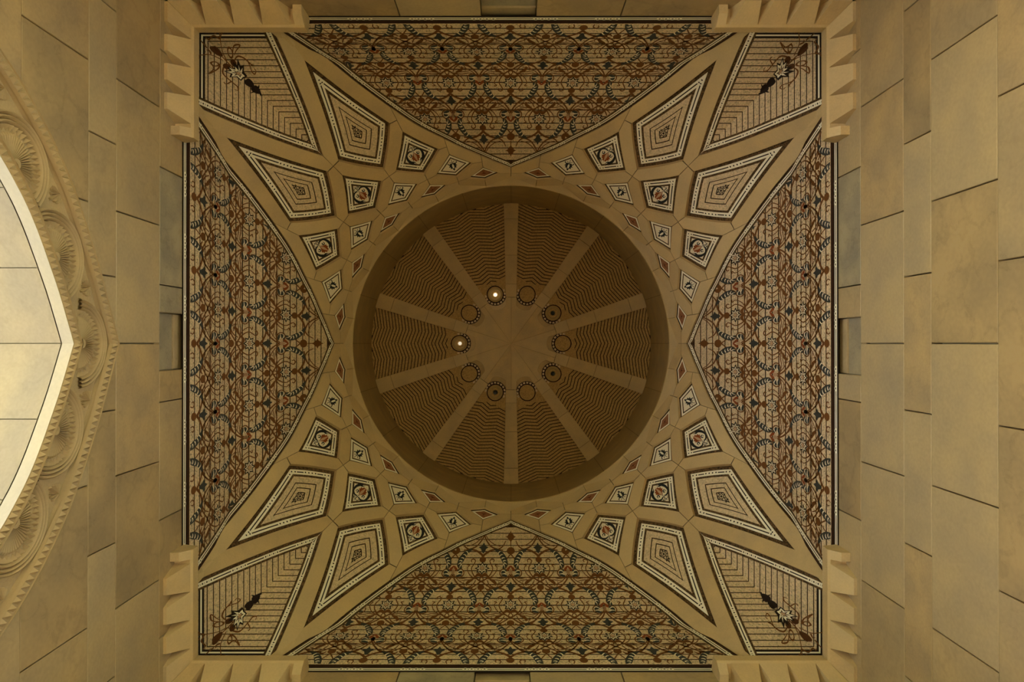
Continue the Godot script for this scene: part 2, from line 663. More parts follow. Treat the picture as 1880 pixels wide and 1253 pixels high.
func coffer(m: int, called: String, label: String, category: String, group: String) -> Node3D:
	var loop := cell_loop(m)
	var mid := centre_of(loop)
	var deep: float = [0.028, 0.034, 0.045, 0.055][m]
	var at := on_vault(mid, deep)
	var t := thing(called, label, category, at, group)
	var rev := Mb.new()
	rev.strip(lift(loop, -0.002), lift(cell_loop(m, 0.006), deep), true)
	part("reveal", rev, M.rib_b, t, at, 20.0)
	var l0 := cell_loop(m, 0.006)
	var cuts := []
	if m == 3:
		cuts = [[0.055, "brown_mosaic", "outer_band"], [0.030, "white_inlay", "white_line"], [0.016, "dark_inlay", "dark_line"], [0.030, "white_inlay", "white_line"], [0.034, "brown_mosaic", "inner_band"]]
	elif m == 2:
		cuts = [[0.050, "brown_mosaic", "outer_band"], [0.030, "white_inlay", "white_line"], [0.018, "dark_inlay", "dark_line"], [0.030, "white_inlay", "white_line"], [0.030, "brown_mosaic", "inner_band"]]
	elif m == 1:
		cuts = [[0.030, "brown_mosaic", "outer_band"], [0.032, "white_inlay", "white_line"], [0.022, "brown_mosaic", "inner_band"]]
	else:
		cuts = [[0.030, "kite_line", "outer_band"], [0.028, "white_inlay", "white_line"]]
	var cur := l0
	var total := 0.0
	var knot_loop := []
	for c in cuts:
		total += c[0]
		var nx := cell_loop(m, 0.006 + total)
		ring_part(c[2], cur, nx, deep, M[c[1]], t, at)
		if c[2] == "dark_line":
			knot_loop = cell_loop(m, 0.006 + total - c[0] * 0.5)
		cur = nx
	if m >= 2:
		knots(knot_loop, 0.030 if m == 3 else 0.026, deep, t, at, m == 3)
	var c0 := centre_of(cur)
	var r := r_of(c0.y)
	var px := func(p: Vector2) -> Vector3: return on_vault(c0 + Vector2(p.x * 0.0090, p.y * 0.0128) / r, deep - 0.003)
	var px2 := func(p: Vector2) -> Vector3: return on_vault(c0 + Vector2(p.x * 0.0090, p.y * 0.0128) / r, deep - 0.005)
	var px3 := func(p: Vector2) -> Vector3: return on_vault(c0 + Vector2(p.x * 0.0090, p.y * 0.0128) / r, deep - 0.007)
	if m == 3:      # concentric kite bands parted by thin dark lines
		var f := 1.0
		for cut in [[0.70, 0.650], [0.46, 0.410], [0.235, 0.185]]:
			ring_part("mosaic_band", shrink(cur, c0, f), shrink(cur, c0, cut[0]), deep, M.cream, t, at)
			ring_part("kite_line", shrink(cur, c0, cut[0]), shrink(cur, c0, cut[1]), deep, M.kite_line, t, at)
			f = cut[1]
		var b := Mb.new()
		var rim := lift(shrink(cur, c0, f), deep)
		for i in rim.size():
			b.tri(on_vault(c0, deep), rim[i], rim[(i + 1) % rim.size()])
		part("centre_field", b, M.cream, t, at)
		var k := Ink.new()
		k.ring(Vector2(0, -1), 4.6, 4.2, 1.3, 14)
		k.star(Vector2(0, -1), 3.0, 2.8, 0.45, 6)
		for i in 7:
			var a := TAU * i / 7.0
			k.disc(Vector2(cos(a) * 6.0, -1 + sin(a) * 5.4), 1.3, 1.2, 7)
		k.ribbon([Vector2(0, 5), Vector2(0.6, 9), Vector2(-0.4, 14)], [1.4, 1.2, 0.4])
		k.both([Vector2(0.5, 8), Vector2(2.6, 8.4), Vector2(3.2, 10.5)], [1.6, 1.8, 0.4], 4)
		part("flower_inlay", lay(k, px), M.dark_inlay, t, at, 0.0, "stuff")
	else:
		var b := Mb.new()
		var prev := lift(cur, deep)
		for f in [0.66, 0.33]:
			var nx := lift(shrink(cur, c0, f), deep)
			b.strip(prev, nx, true)
			prev = nx
		for i in prev.size():
			b.tri(on_vault(c0, deep), prev[i], prev[(i + 1) % prev.size()])
		part("field", b, M.cream_light if m > 0 else M.triangle_field, t, at)
	if m == 2:      # a flame palmette: two dark crescents about a red leaf and a pale drop, thin stems at its foot
		var d := Ink.new()
		d.both([Vector2(1.5, 8.5), Vector2(7, 10), Vector2(13.0, 6.5), Vector2(14.8, 0), Vector2(13.0, -6), Vector2(8.5, -10.5)], [0.8, 2.4, 2.2, 4.2, 5.0, 1.2])
		d.both_poly([Vector2(14.6, -1), Vector2(13.8, -9), Vector2(11.0, -13.5), Vector2(11.2, -6)])
		d.both_poly([Vector2(12.6, -4), Vector2(10.2, -11), Vector2(6.4, -16.5), Vector2(8.0, -8)])
		d.both_poly([Vector2(10.6, -6), Vector2(6.6, -10.5), Vector2(3.2, -14.0), Vector2(6.0, -8)])
		d.both([Vector2(9.5, 5.2), Vector2(8.6, 1.8), Vector2(5.8, 1.6), Vector2(5.4, 4.2), Vector2(7.2, 5.0)], [0.8, 1.4, 1.8, 1.8, 1.4], 5)
		part("dark_leaf_inlay", lay(d, px), M.ink, t, at, 0.0, "stuff")
		var e := Ink.new()
		e.both_poly([Vector2(0.4, 6.5), Vector2(4.2, 1.5), Vector2(8.6, -2.2), Vector2(6.6, -3.2), Vector2(7.4, -6.2), Vector2(4.4, -6.2), Vector2(3.4, -9.5), Vector2(0.4, -9.5)])
		part("red_leaf_inlay", lay(e, px), M.rust, t, at, 0.0, "stuff")
		var g := Ink.new()
		g.disc(Vector2(0, -0.5), 2.3, 5.6, 14)
		g.poly([Vector2(-1.6, -4.5), Vector2(1.6, -4.5), Vector2(0, -13)])
		part("drop_inlay", lay(g, px2), M.flesh, t, at)
		var s := Ink.new()
		s.ribbon([Vector2(0, 6), Vector2(0.4, 12), Vector2(-0.2, 17)], [0.9])
		s.both([Vector2(0, 10), Vector2(4.6, 10.6), Vector2(4.2, 14.5), Vector2(0.4, 14.6)], [0.8], 4)
		s.ribbon([Vector2(0, 12), Vector2(7.0, 13.8)], [0.8])
		part("stem_inlay", lay(s, px2), M.ink, t, at, 0.0, "stuff")
	elif m == 1:     # a dark serrated leaf with a pale heart
		var d := Ink.new()
		d.both_poly([Vector2(0, 5), Vector2(3.2, 5.6), Vector2(7.4, 4.2), Vector2(5.6, 2.2), Vector2(8.2, -0.6), Vector2(5.0, -1.0), Vector2(5.8, -4.6), Vector2(2.8, -4.0), Vector2(0.6, -9.0), Vector2(0, -9)])
		d.both([Vector2(6.0, 4.2), Vector2(8.4, 5.8), Vector2(7.2, 7.2)], [1.2, 1.4, 1.2], 4)
		part("dark_leaf_inlay", lay(d, px), M.ink, t, at, 0.0, "stuff")
		var g := Ink.new()
		g.disc(Vector2(0, -0.4), 1.9, 4.6, 12)
		part("drop_inlay", lay(g, px2), M.white_inlay, t, at)
		var s := Ink.new()
		s.ribbon([Vector2(0, 4), Vector2(0.2, 9), Vector2(-0.3, 13)], [1.0, 0.7])
		s.ribbon([Vector2(-5.4, 8.6), Vector2(0, 6.5), Vector2(5.0, 9.4)], [0.8])
		part("stem_inlay", lay(s, px2), M.ink, t, at, 0.0, "stuff")
	elif m == 0:
		var d := Ink.new()
		d.both_poly([Vector2(0, 2.6), Vector2(1.6, 1.0), Vector2(5.2, -0.4), Vector2(2.4, -1.6), Vector2(0, -1.2)])
		d.disc(Vector2(0, 4.4), 1.0, 1.4, 8)
		part("leaf_inlay", lay(d, px), M.rust, t, at, 0.0, "stuff")
		var g := Ink.new()
		g.disc(Vector2(0, 0.4), 1.0, 1.6, 8)
		g.disc(Vector2(3.0, -0.2), 0.7, 0.8, 6)
		g.disc(Vector2(-3.0, -0.2), 0.7, 0.8, 6)
		part("dark_dot_inlay", lay(g, px2), M.ink, t, at, 0.0, "stuff")
	return t

func build_coffers() -> void:
	var lun := ["upper lunette", "lunette facing the carved arch", "lower lunette", "lunette over the carved arch"]
	var ord := ["first", "second", "third", "fourth", "fifth"]
	var kinds := [
		[0, "triangle_coffer", "small triangular coffer", [9, 27, 45, 63, 81], "triangular coffers round the dome ring"],
		[1, "leaf_coffer", "dark-leaf coffer", [18, 36, 54, 72], "leaf coffers of the vault"],
		[2, "palmette_coffer", "red-and-black palmette coffer", [27, 45, 63], "palmette coffers of the vault"],
		[3, "kite_coffer", "large kite-shaped coffer", [36, 54], "kite coffers of the vault"]]
	for k in kinds:
		var first: Node3D = null
		for q in 4:
			for j in k[3].size():
				var label: String = "%s, %s clockwise from the tip of the %s" % [k[2], ord[j], lun[q]]
				if first == null:
					first = coffer(k[0], k[1], label, "mosaic coffer", k[4])
					var a: float = k[3][0]
					first.position = first.position.rotated(Vector3.UP, a * DEG)
					first.rotation.y = a * DEG
				else:
					turned(first, k[1], k[3][j] - k[3][0] + 90.0 * q, label)

# ------------------------------------------------------------------ lunettes
var lun_h: Array[float] = []        # profile of a lunette: height, distance from the axis, half width at that height
var lun_y: Array[float] = []
var lun_x: Array[float] = []

func make_lunette_profile() -> void:
	var a := 9.0
	while a <= 47.6:
		var r := r_of(v_out(a))
		lun_h.append(S(r))
		lun_y.append(r * cos((a - 9.0) * DEG))
		lun_x.append(r * sin((a - 9.0) * DEG))
		a += 0.4
	lun_h.reverse()
	lun_y.reverse()
	lun_x.reverse()

func table(xs: Array, ys: Array, x: float) -> float:
	var i: int = clampi(xs.bsearch(x) - 1, 0, xs.size() - 2)
	return lerpf(ys[i], ys[i + 1], (x - xs[i]) / (xs[i + 1] - xs[i]))

func lun_half(h: float) -> float:
	return table(lun_h, lun_x, h)

func lun_at(x: float, h: float, proud := 0.0) -> Vector3:
	return Vector3(x, h + EYE, minf(table(lun_h, lun_y, h) + 0.03, W) - proud)

const ROWS: Array[float] = [6.9, 7.95, 8.82, 9.64, 10.5, 11.6, 12.7]
func row_h(v: float) -> float:      # height of a (fractional) row of the arabesque
	var xs := [-1.0, 0.0, 1.0, 2.0, 3.0, 4.0, 5.0]
	return spline(xs, ROWS, v)

func build_lunette() -> void:
	var labels := [
		"upper arabesque lunette of striped mosaic, dimmest of the four",
		"arabesque lunette facing the carved arch, beside the brightly lit slab wall",
		"lower arabesque lunette of striped mosaic, bright and warm brown",
		"arabesque lunette of striped mosaic on the same side as the carved arch"]
	var at := lun_at(0, 9.5)
	var t := thing("lunette", labels[0], "lunette mosaic", at, "arabesque lunettes of the four walls")
	var top: float = lun_h[-1]
	var bw := 0.118                       # width of the border
	# the backing that shows as thin dark joints between the courses
	var bk := Mb.new()
	var hs := []
	var h := 7.97
	while h < top:
		hs.append(h)
		h += 0.12
	hs.append(top)
	for i in hs.size() - 1:
		var a: float = hs[i]
		var b: float = hs[i + 1]
		bk.quad(lun_at(-lun_half(a) - 0.05, a, -0.004), lun_at(lun_half(a) + 0.05, a, -0.004), lun_at(lun_half(b) + 0.05, b, -0.004), lun_at(-lun_half(b) - 0.05, b, -0.004))
	part("joint_bed", bk, M.line_inlay, t, at)
	# courses
	h = 8.05
	var k := 0
	while h < top - 0.2:
		var h1 := h + 0.135 + 0.004 * k * 0.5
		var g := 0.015
		var b := Mb.new()
		var lo := h + g
		var hi := minf(h1 - g, top - 0.12)
		var xl := maxf(lun_half(lo) - 0.03, 0.02)
		var xh := maxf(lun_half(hi) - 0.03, 0.02)
		b.quad(lun_at(-xl, lo), lun_at(xl, lo), lun_at(xh, hi), lun_at(-xh, hi))
		b.quad(lun_at(-xl, lo), lun_at(xl, lo), lun_at(xl, lo, -0.004), lun_at(-xl, lo, -0.004))
		part("course", b, M.cream, t, at)
		h = h1
		k += 1
	# border along the ribs: dark, white, dark, white, brown
	var n := 60
	for s in [-1.0, 1.0]:
		var line := []
		for i in n + 1:
			var hh := lerpf(8.0, top - 0.001, pow(float(i) / n, 0.9))
			line.append(Vector2(s * lun_half(hh), hh))
		line[n].x = 0.0
		border(line, s, t, at, [[0.020, "brown_mosaic"], [0.022, "white_inlay"], [0.015, "dark_inlay"], [0.022, "white_inlay"], [0.036, "brown_mosaic"]])
	var base := []
	for i in 41:
		base.append(Vector2(lerpf(-2.72, 2.72, i / 40.0), 7.985))
	border(base, -1.0, t, at, [[0.03, "dark_inlay"], [0.022, "white_inlay"], [0.015, "dark_inlay"], [0.022, "white_inlay"], [0.035, "dark_inlay"]])
	# arabesque
	var P := 0.877
	for row in range(0, 5):
		for c in range(-6, 7):
			var even := row % 2 == 0
			if (even and c % 2 != 0) or (not even and c % 2 == 0):
				continue
			var x0 := c * 0.5
			var hh := row_h(row)
			if row > 0 and absf(x0 * P) > lun_half(maxf(hh - 0.35, 8.1)) + 0.2:
				continue
			motif(t, at, x0, row, P, bw)
	for q in range(1, 4):
		turned(t, "lunette", 90.0 * q, labels[q])

func border(line: Array, s: float, t: Node3D, at: Vector3, cuts: Array) -> void:
	var offs := func(d: float) -> Array:
		var out := []
		var n := line.size()
		for i in n:
			var d1: Vector2 = (line[mini(i + 1, n - 1)] - line[maxi(i - 1, 0)]).normalized()
			var nn := Vector2(-d1.y, d1.x) * s
			var p: Vector2 = line[i] + nn * d
			if s * (line[0].x) > 0.0 and line[n - 1].x == 0.0 and s * p.x < 0.0:
				p.x = 0.0
			out.append(p)
		return out
	var d := 0.0
	var k := 0
	for c in cuts:
		var p: Array = offs.call(d)
		var q: Array = offs.call(d + c[0])
		var b := Mb.new()
		for i in p.size() - 1:
			b.quad(lun_at(p[i].x, p[i].y, 0.004), lun_at(p[i + 1].x, p[i + 1].y, 0.004), lun_at(q[i + 1].x, q[i + 1].y, 0.004), lun_at(q[i].x, q[i].y, 0.004))
		part("border_line", b, M[c[1]], t, at)
		d += c[0]
	var mid: Array = offs.call(cuts[0][0] + cuts[1][0] + cuts[2][0] * 0.5)
	var w := Ink.new()
	var e := Ink.new()
	var run := 0.25
	var acc := 0.0
	for i in mid.size() - 1:
		var len: float = mid[i].distance_to(mid[i + 1])
		while acc + len > run and len > 0.0:
			var f := (run - acc) / len
			var c: Vector2 = mid[i].lerp(mid[i + 1], f)
			var dir: Vector2 = (mid[i + 1] - mid[i]).normalized()
			for j in [-1.5, -0.5, 0.5, 1.5]:
				w.disc(c + dir * j * 0.075, 0.034, 0.034, 10)
				e.disc(c + dir * j * 0.075, 0.012, 0.012, 6)
			run += 0.72
		acc += len
	part("knot_inlay", lay(w, func(p): return lun_at(p.x, p.y, 0.006)), M.white_inlay, t, at, 0.0, "stuff")
	part("knot_eye", lay(e, func(p): return lun_at(p.x, p.y, 0.008)), M.dark_inlay, t, at, 0.0, "stuff")

func motif(t: Node3D, at: Vector3, x0: float, row: int, P: float, bw: float) -> void:
	var pt := func(p: Vector2) -> Vector2: return Vector2((x0 + p.x) * P, row_h(row + p.y / 0.485))
	var keep := func(p: Vector2) -> bool:
		var q: Vector2 = pt.call(p)
		return q.y > 8.07 and q.y < lun_h[-1] - 0.2 and absf(q.x) < lun_half(q.y) - bw * (1.15 if q.y < 10.0 else 1.3) and absf(q.x) < lun_half(q.y + 0.08) - 0.05
	var on := func(d: float) -> Callable:
		return func(p: Vector2) -> Vector3:
			var q: Vector2 = pt.call(p)
			return lun_at(q.x, q.y, d)
	var V := func(x: float, y: float) -> Vector2: return Vector2(x, y)
	var o := Node3D.new()
	o.name = "arabesque_motif"
	var k := 0
	while t.has_node(NodePath(String(o.name))):
		k += 1
		o.name = "arabesque_motif_%03d" % k
	t.add_child(o, true)
	var place := func(called: String, ink: Ink, d: float, m: Material) -> void:
		var b := lay(ink, on.call(d), keep)
		if b.v.size() > 8:
			part(called, b, m, o, at, 0.0, "stuff")
	# scrolling stems
	var s := Ink.new()
	s.fat = 1.05
	if row == 4:
		s.disc(Vector2(0, -0.27), 0.075, 0.045)
		s.disc(Vector2(0, -0.10), 0.06, 0.05)
		s.star(Vector2(0, -0.10), 0.10, 0.08, 0.4, 4)
		s.both([V.call(0.0, -0.31), V.call(0.07, -0.37), V.call(0.1, -0.42)], [0.016])
		s.ribbon([V.call(0.0, -0.22), V.call(0, -0.12)], [0.016])
		place.call("scroll", s, 0.003, M.scroll_brown)
		return
	s.both([V.call(0, 0.15), V.call(0.055, 0.185), V.call(0.13, 0.215), V.call(0.2, 0.228), V.call(0.28, 0.235), V.call(0.36, 0.275), V.call(0.405, 0.335)], [0.03, 0.024, 0.02, 0.016, 0.014])
	s.both([V.call(0, 0.405), V.call(0.05, 0.335), V.call(0.14, 0.265), V.call(0.28, 0.228), V.call(0.36, 0.222)], [0.022, 0.018, 0.015])
	s.both([V.call(0.0, 0.43), V.call(0.09, 0.345), V.call(0.2, 0.29), V.call(0.31, 0.27)], [0.012, 0.010])
	s.both([V.call(0, -0.16), V.call(0.07, -0.205), V.call(0.16, -0.248), V.call(0.27, -0.262), V.call(0.36, -0.23), V.call(0.42, -0.17)], [0.02, 0.017, 0.015, 0.012])
	s.both([V.call(0.0, -0.175), V.call(0.1, -0.12), V.call(0.165, -0.055), V.call(0.185, 0.005), V.call(0.15, 0.055), V.call(0.128, 0.092), V.call(0.165, 0.115), V.call(0.205, 0.10), V.call(0.19, 0.078)], [0.02, 0.017, 0.015, 0.015, 0.014])
	s.both([V.call(0.09, -0.135), V.call(0.19, -0.095), V.call(0.25, -0.03), V.call(0.258, 0.012), V.call(0.225, 0.04), V.call(0.27, 0.045)], [0.012])
	s.both([V.call(0.12, -0.135), V.call(0.22, -0.115), V.call(0.34, -0.13), V.call(0.40, -0.12)], [0.011, 0.012, 0.006])
	s.both([V.call(0.16, -0.145), V.call(0.27, -0.15), V.call(0.38, -0.165)], [0.008, 0.011, 0.006])
	s.both([V.call(0.29, -0.165), V.call(0.305, -0.195), V.call(0.27, -0.235)], [0.009])
	s.both([V.call(0.14, -0.14), V.call(0.205, -0.165), V.call(0.245, -0.195), V.call(0.235, -0.222)], [0.016, 0.042, 0.036, 0.012])
	s.both([V.call(0.125, -0.115), V.call(0.06, -0.078), V.call(0, -0.10)], [0.012, 0.045, 0.03])
	s.both([V.call(0, -0.105), V.call(0.032, -0.14), V.call(0, -0.178)], [0.014])
	s.both([V.call(0.0, -0.28), V.call(0.05, -0.33), V.call(0.1, -0.385)], [0.015])
	s.both([V.call(0.07, -0.25), V.call(0.11, -0.277), V.call(0.15, -0.272), V.call(0.145, -0.25)], [0.01, 0.024, 0.024, 0.012])
	s.both([V.call(0.375, 0.0), V.call(0.315, -0.04), V.call(0.325, -0.09), V.call(0.40, -0.12), V.call(0.47, -0.10)], [0.016, 0.016, 0.014])
	s.both([V.call(0.33, 0.19), V.call(0.41, 0.12), V.call(0.445, 0.05), V.call(0.405, 0.0), V.call(0.36, -0.012)], [0.012])
	s.disc(Vector2(0, 0.108), 0.058, 0.037, 14)
	s.disc(Vector2(0, -0.245), 0.06, 0.038, 14)
	place.call("scroll", s, 0.003, M.scroll_brown)
	# the eight-petalled rosette
	var d := Ink.new()
	d.star(Vector2.ZERO, 0.135, 0.082, 0.62, 8)
	place.call("rosette", d, 0.004, M.dark_inlay)
	d = Ink.new()
	d.star(Vector2.ZERO, 0.100, 0.061, 0.56, 8)
	place.call("rosette_petal", d, 0.006, M.cream_light)
	d = Ink.new()
	d.star(Vector2.ZERO, 0.078, 0.047, 0.42, 8)
	place.call("rosette_outline", d, 0.008, M.dark_inlay)
	d = Ink.new()
	d.star(Vector2.ZERO, 0.056, 0.034, 0.4, 8)
	place.call("rosette_heart", d, 0.010, M.flesh)
	# feathered leaves at both sides, flecked with white
	for sd in [-1.0, 1.0]:
		var f := Ink.new()
		f.fat = 1.2
		f.ribbon([Vector2(sd * 0.20, 0.235), Vector2(sd * 0.30, 0.195), Vector2(sd * 0.37, 0.125), Vector2(sd * 0.405, 0.06), Vector2(sd * 0.365, -0.005)], [0.012, 0.045, 0.075, 0.07, 0.018])
		place.call("feather_leaf", f, 0.004, M.slate)
		f = Ink.new()
		var mid := f.curve([Vector2(sd * 0.20, 0.235), Vector2(sd * 0.30, 0.195), Vector2(sd * 0.37, 0.125), Vector2(sd * 0.405, 0.06), Vector2(sd * 0.365, -0.005)], 6)
		for j in range(5, 22, 3):
			var along_f: Vector2 = (mid[j + 1] - mid[j - 1]).normalized()
			var out_f: Vector2 = Vector2(-along_f.y, along_f.x) * sd
			f.ribbon([mid[j] - out_f * 0.030, mid[j] + along_f * 0.010, mid[j] + out_f * 0.020 + along_f * 0.030], [0.016, 0.012, 0.003], 3)
		place.call("feather_fleck", f, 0.006, M.cream_light)
		f = Ink.new()
		f.disc(Vector2(sd * 0.385, -0.04), 0.055, 0.022, 12, sd * 0.4)
		f.disc(Vector2(sd * 0.39, -0.088), 0.055, 0.02, 12, sd * -0.2)
		place.call("curl_leaf", f, 0.004, M.slate)
		f = Ink.new()
		f.ribbon([Vector2(sd * 0.34, -0.03), Vector2(sd * 0.38, -0.028), Vector2(sd * 0.425, -0.05)], [0.006, 0.012, 0.006], 4)
		f.ribbon([Vector2(sd * 0.345, -0.075), Vector2(sd * 0.39, -0.07), Vector2(sd * 0.43, -0.085)], [0.006, 0.012, 0.006], 4)
		place.call("curl_fleck", f, 0.006, M.white_inlay)
	# red leaves and a pale drop midway to the next motif
	d = Ink.new()
	d.both([Vector2(0.5, 0.03), Vector2(0.455, -0.01), Vector2(0.43, -0.03)], [0.014, 0.04, 0.012], 5)
	place.call("red_leaf", d, 0.005, M.rust)
	d = Ink.new()
	for sd in [-1.0, 1.0]:
		d.disc(Vector2(sd * 0.5, -0.045), 0.032, 0.034, 10)
	place.call("pale_drop", d, 0.006, M.flesh)
	# palmette in the pointed compartment above
	d = Ink.new()
	d.both_poly([Vector2(0, 0.315), Vector2(0.03, 0.275), Vector2(0.09, 0.255), Vector2(0.045, 0.235), Vector2(0.03, 0.205), Vector2(0, 0.18)])
	place.call("palmette", d, 0.004, M.slate)

# ------------------------------------------------------------------ corner panels
var cor_m: Array[float] = []       # profile: the larger of |x|, |z|; height; arc length from the top; the smaller coordinate of the rib's edge
var cor_h: Array[float] = []
var cor_s: Array[float] = []
var cor_b: Array[float] = []

func make_corner_profile() -> void:
	var a := 36.0
	var arc := 0.0
	while a <= 46.2:
		var th := (81.0 - a) * DEG
		var r := r_of(v_out(a))
		cor_m.append(r * cos(th))
		cor_h.append(S(r))
		cor_b.append(r * sin(th))
		if cor_m.size() > 1:
			arc += Vector2(cor_m[-1] - cor_m[-2], cor_h[-1] - cor_h[-2]).length()
		cor_s.append(arc)
		a += 0.2

func cor_at(x: float, z: float, proud := 0.0) -> Vector3:
	var m := maxf(x, z)
	var h := table(cor_m, cor_h, m)
	var k := 0.03 - proud
	return Vector3(x + k * 0.7, h + EYE + k * 0.5, z + k * 0.7)

func build_corner() -> void:
	var labels := [
		"L-striped corner panel between the upper lunette and the one facing the carved arch",
		"L-striped corner panel between the lower lunette and the one facing the carved arch",
		"L-striped corner panel between the lower lunette and the carved-arch lunette",
		"L-striped corner panel, dimmest, between the upper lunette and the carved-arch lunette"
	]
	var at := cor_at(3.1, 3.1)
	var t := thing("corner_panel", labels[0], "mosaic panel", at, "striped corner panels of the vault")
	var total: float = cor_s[-1]
	var m_of := func(s: float) -> float: return table(cor_s, cor_m, s)
	var b_of := func(s: float) -> float: return table(cor_s, cor_b, s)
	# bed, then the courses
	var bed := Mb.new()
	var n := 40
	for i in n:
		var s0 := total * i / n
		var s1 := total * (i + 1) / n
		var m0: float = m_of.call(s0)
		var m1: float = m_of.call(s1)
		for sw in 2:
			var p := [Vector2(b_of.call(s0), m0), Vector2(m0, m0), Vector2(m1, m1), Vector2(b_of.call(s1), m1)]
			var q := []
			for e in p:
				q.append(cor_at(e.y, e.x, -0.004) if sw else cor_at(e.x, e.y, -0.004))
			bed.quad(q[0], q[1], q[2], q[3])
	part("joint_bed", bed, M.line_inlay, t, at)
	var pitch := total / 32.0
	var s := pitch * 0.55
	while s < total - 0.02:
		var s0 := s + 0.0075
		var s1 := minf(s + pitch - 0.0075, total)
		var m0: float = m_of.call(s0)
		var m1: float = m_of.call(s1)
		for sw in 2:
			var b := Mb.new()
			var p := [Vector2(b_of.call(s0), m0), Vector2(m0, m0), Vector2(m1, m1), Vector2(b_of.call(s1), m1)]
			var q := []
			for e in p:
				q.append(cor_at(e.y, e.x) if sw else cor_at(e.x, e.y))
			b.quad(q[0], q[1], q[2], q[3])
			part("course", b, M.cream, t, at)
		s += pitch
	# borders beside the two ribs
	var cuts := [[0.040, "brown_mosaic"], [0.024, "white_inlay"], [0.015, "dark_inlay"], [0.024, "white_inlay"], [0.030, "brown_mosaic"]]
	for sw in 2:
		var line := []
		for i in 41:
			var ss := total * i / 40.0
			line.append(Vector2(b_of.call(ss), ss))
		var to := func(p: Vector2, d: float) -> Vector3:
			var m: float = m_of.call(clampf(p.y, 0.0, total))
			var x := minf(p.x, m)
			return cor_at(m, x, d) if sw else cor_at(x, m, d)
		var offs := func(d: float) -> Array:
			var out := []
			for i in 41:
				var dir: Vector2 = (line[mini(i + 1, 40)] - line[maxi(i - 1, 0)]).normalized()
				out.append(line[i] + Vector2(dir.y, -dir.x) * d)
			return out
		var d := 0.0
		for c in cuts:
			var p: Array = offs.call(d)
			var q: Array = offs.call(d + c[0])
			var b := Mb.new()
			for i in 40:
				b.quad(to.call(p[i], 0.004), to.call(p[i + 1], 0.004), to.call(q[i + 1], 0.004), to.call(q[i], 0.004))
			part("border_line", b, M[c[1]], t, at)
			d += c[0]
		var mid: Array = offs.call(0.072)
		var w := Ink.new()
		var e := Ink.new()
		for i in range(4, 40, 7):
			var dir: Vector2 = (mid[i + 1] - mid[i]).normalized()
			for j in [-1.5, -0.5, 0.5, 1.5]:
				w.disc(mid[i] + dir * j * 0.07, 0.033, 0.033, 10)
				e.disc(mid[i] + dir * j * 0.07, 0.012, 0.012, 6)
		part("knot_inlay", lay(w, func(p): return to.call(p, 0.006)), M.white_inlay, t, at, 0.0, "stuff")
		part("knot_eye", lay(e, func(p): return to.call(p, 0.008)), M.dark_inlay, t, at, 0.0, "stuff")
		# the two lines along the cornice
		for c in [[0.654, 0.645, "dark_inlay"], [0.645, 0.637, "white_inlay"], [0.637, 0.626, "dark_inlay"]]:
			var m0: float = m_of.call(total * c[0])
			var m1: float = m_of.call(total * c[1])
			var b := Mb.new()
			var p := [Vector2(b_of.call(total * c[0]), m0), Vector2(m0, m0), Vector2(m1, m1), Vector2(b_of.call(total * c[1]), m1)]
			var q := []
			for e2 in p:
				q.append(cor_at(e2.y, e2.x, 0.003) if sw else cor_at(e2.x, e2.y, 0.003))
			b.quad(q[0], q[1], q[2], q[3])
			part("border_line", b, M[c[2]], t, at)
	# the spray: laid out in arc lengths from the cornice along both walls
	var s_vis := total * 0.655
	var on := func(dd: float) -> Callable:
		return func(p: Vector2) -> Vector3:
			var m := (p.x + p.y) * 0.5
			var u := m + (p.x - m) * 1.75
			var w := m + (p.y - m) * 1.75
			return cor_at(m_of.call(clampf(s_vis * (1.0 - u), 0, total)), m_of.call(clampf(s_vis * (1.0 - w), 0, total)), dd)
	var V := func(x: float, y: float) -> Vector2: return Vector2((1165.0 - x) / 1060.0, (1180.0 - y) / 1060.0)
	var stem := Ink.new()
	for l in [
		[V.call(850, 880), V.call(920, 950), V.call(985, 1010)],
		[V.call(905, 885), V.call(922, 800), V.call(870, 710), V.call(800, 695), V.call(776, 668), V.call(790, 645), V.call(808, 660)],
		[V.call(870, 710), V.call(840, 680), V.call(825, 650)],
		[V.call(870, 950), V.call(760, 930), V.call(695, 860), V.call(655, 812), V.call(615, 800), V.call(622, 825)],
		[V.call(695, 862), V.call(650, 880), V.call(665, 900)],
		[V.call(935, 870), V.call(985, 810), V.call(970, 735), V.call(955, 800), V.call(940, 840)],
		[V.call(925, 955), V.call(990, 972), V.call(1060, 945), V.call(1105, 915), V.call(1125, 950), V.call(1110, 985), V.call(1095, 960)],
		[V.call(1060, 945), V.call(1085, 900), V.call(1080, 880)],
		[V.call(1065, 945), V.call(1100, 1010), V.call(1100, 1090), V.call(1120, 1118), V.call(1108, 1130)],
		[V.call(920, 975), V.call(932, 1050), V.call(885, 1095), V.call(868, 1135), V.call(900, 1158), V.call(928, 1138), V.call(905, 1125)],
		[V.call(885, 1100), V.call(850, 1100), V.call(835, 1085)],
		[V.call(940, 1050), V.call(985, 1075), V.call(970, 1085)],
		[V.call(865, 975), V.call(790, 970), V.call(705, 998), V.call(780, 990), V.call(840, 1030)],
		[V.call(1000, 1090), V.call(1050, 1130), V.call(1075, 1150)]]:
		stem.ribbon(l, [0.0095, 0.009, 0.005], 6)
	stem.ring(V.call(965, 880), 0.034, 0.034, 0.012)
	stem.ring(V.call(840, 1000), 0.03, 0.026, 0.012)
	part("stem_inlay", lay(stem, on.call(0.005)), M.scroll_brown, t, at, 0.0, "stuff")
	var leaf := Ink.new()
	leaf.disc(V.call(1005, 1035), 0.058, 0.030, 14, PI / 4)
	leaf.disc(V.call(860, 935), 0.036, 0.022, 12, 0.3)
	leaf.disc(V.call(905, 885), 0.036, 0.022, 12, 1.2)
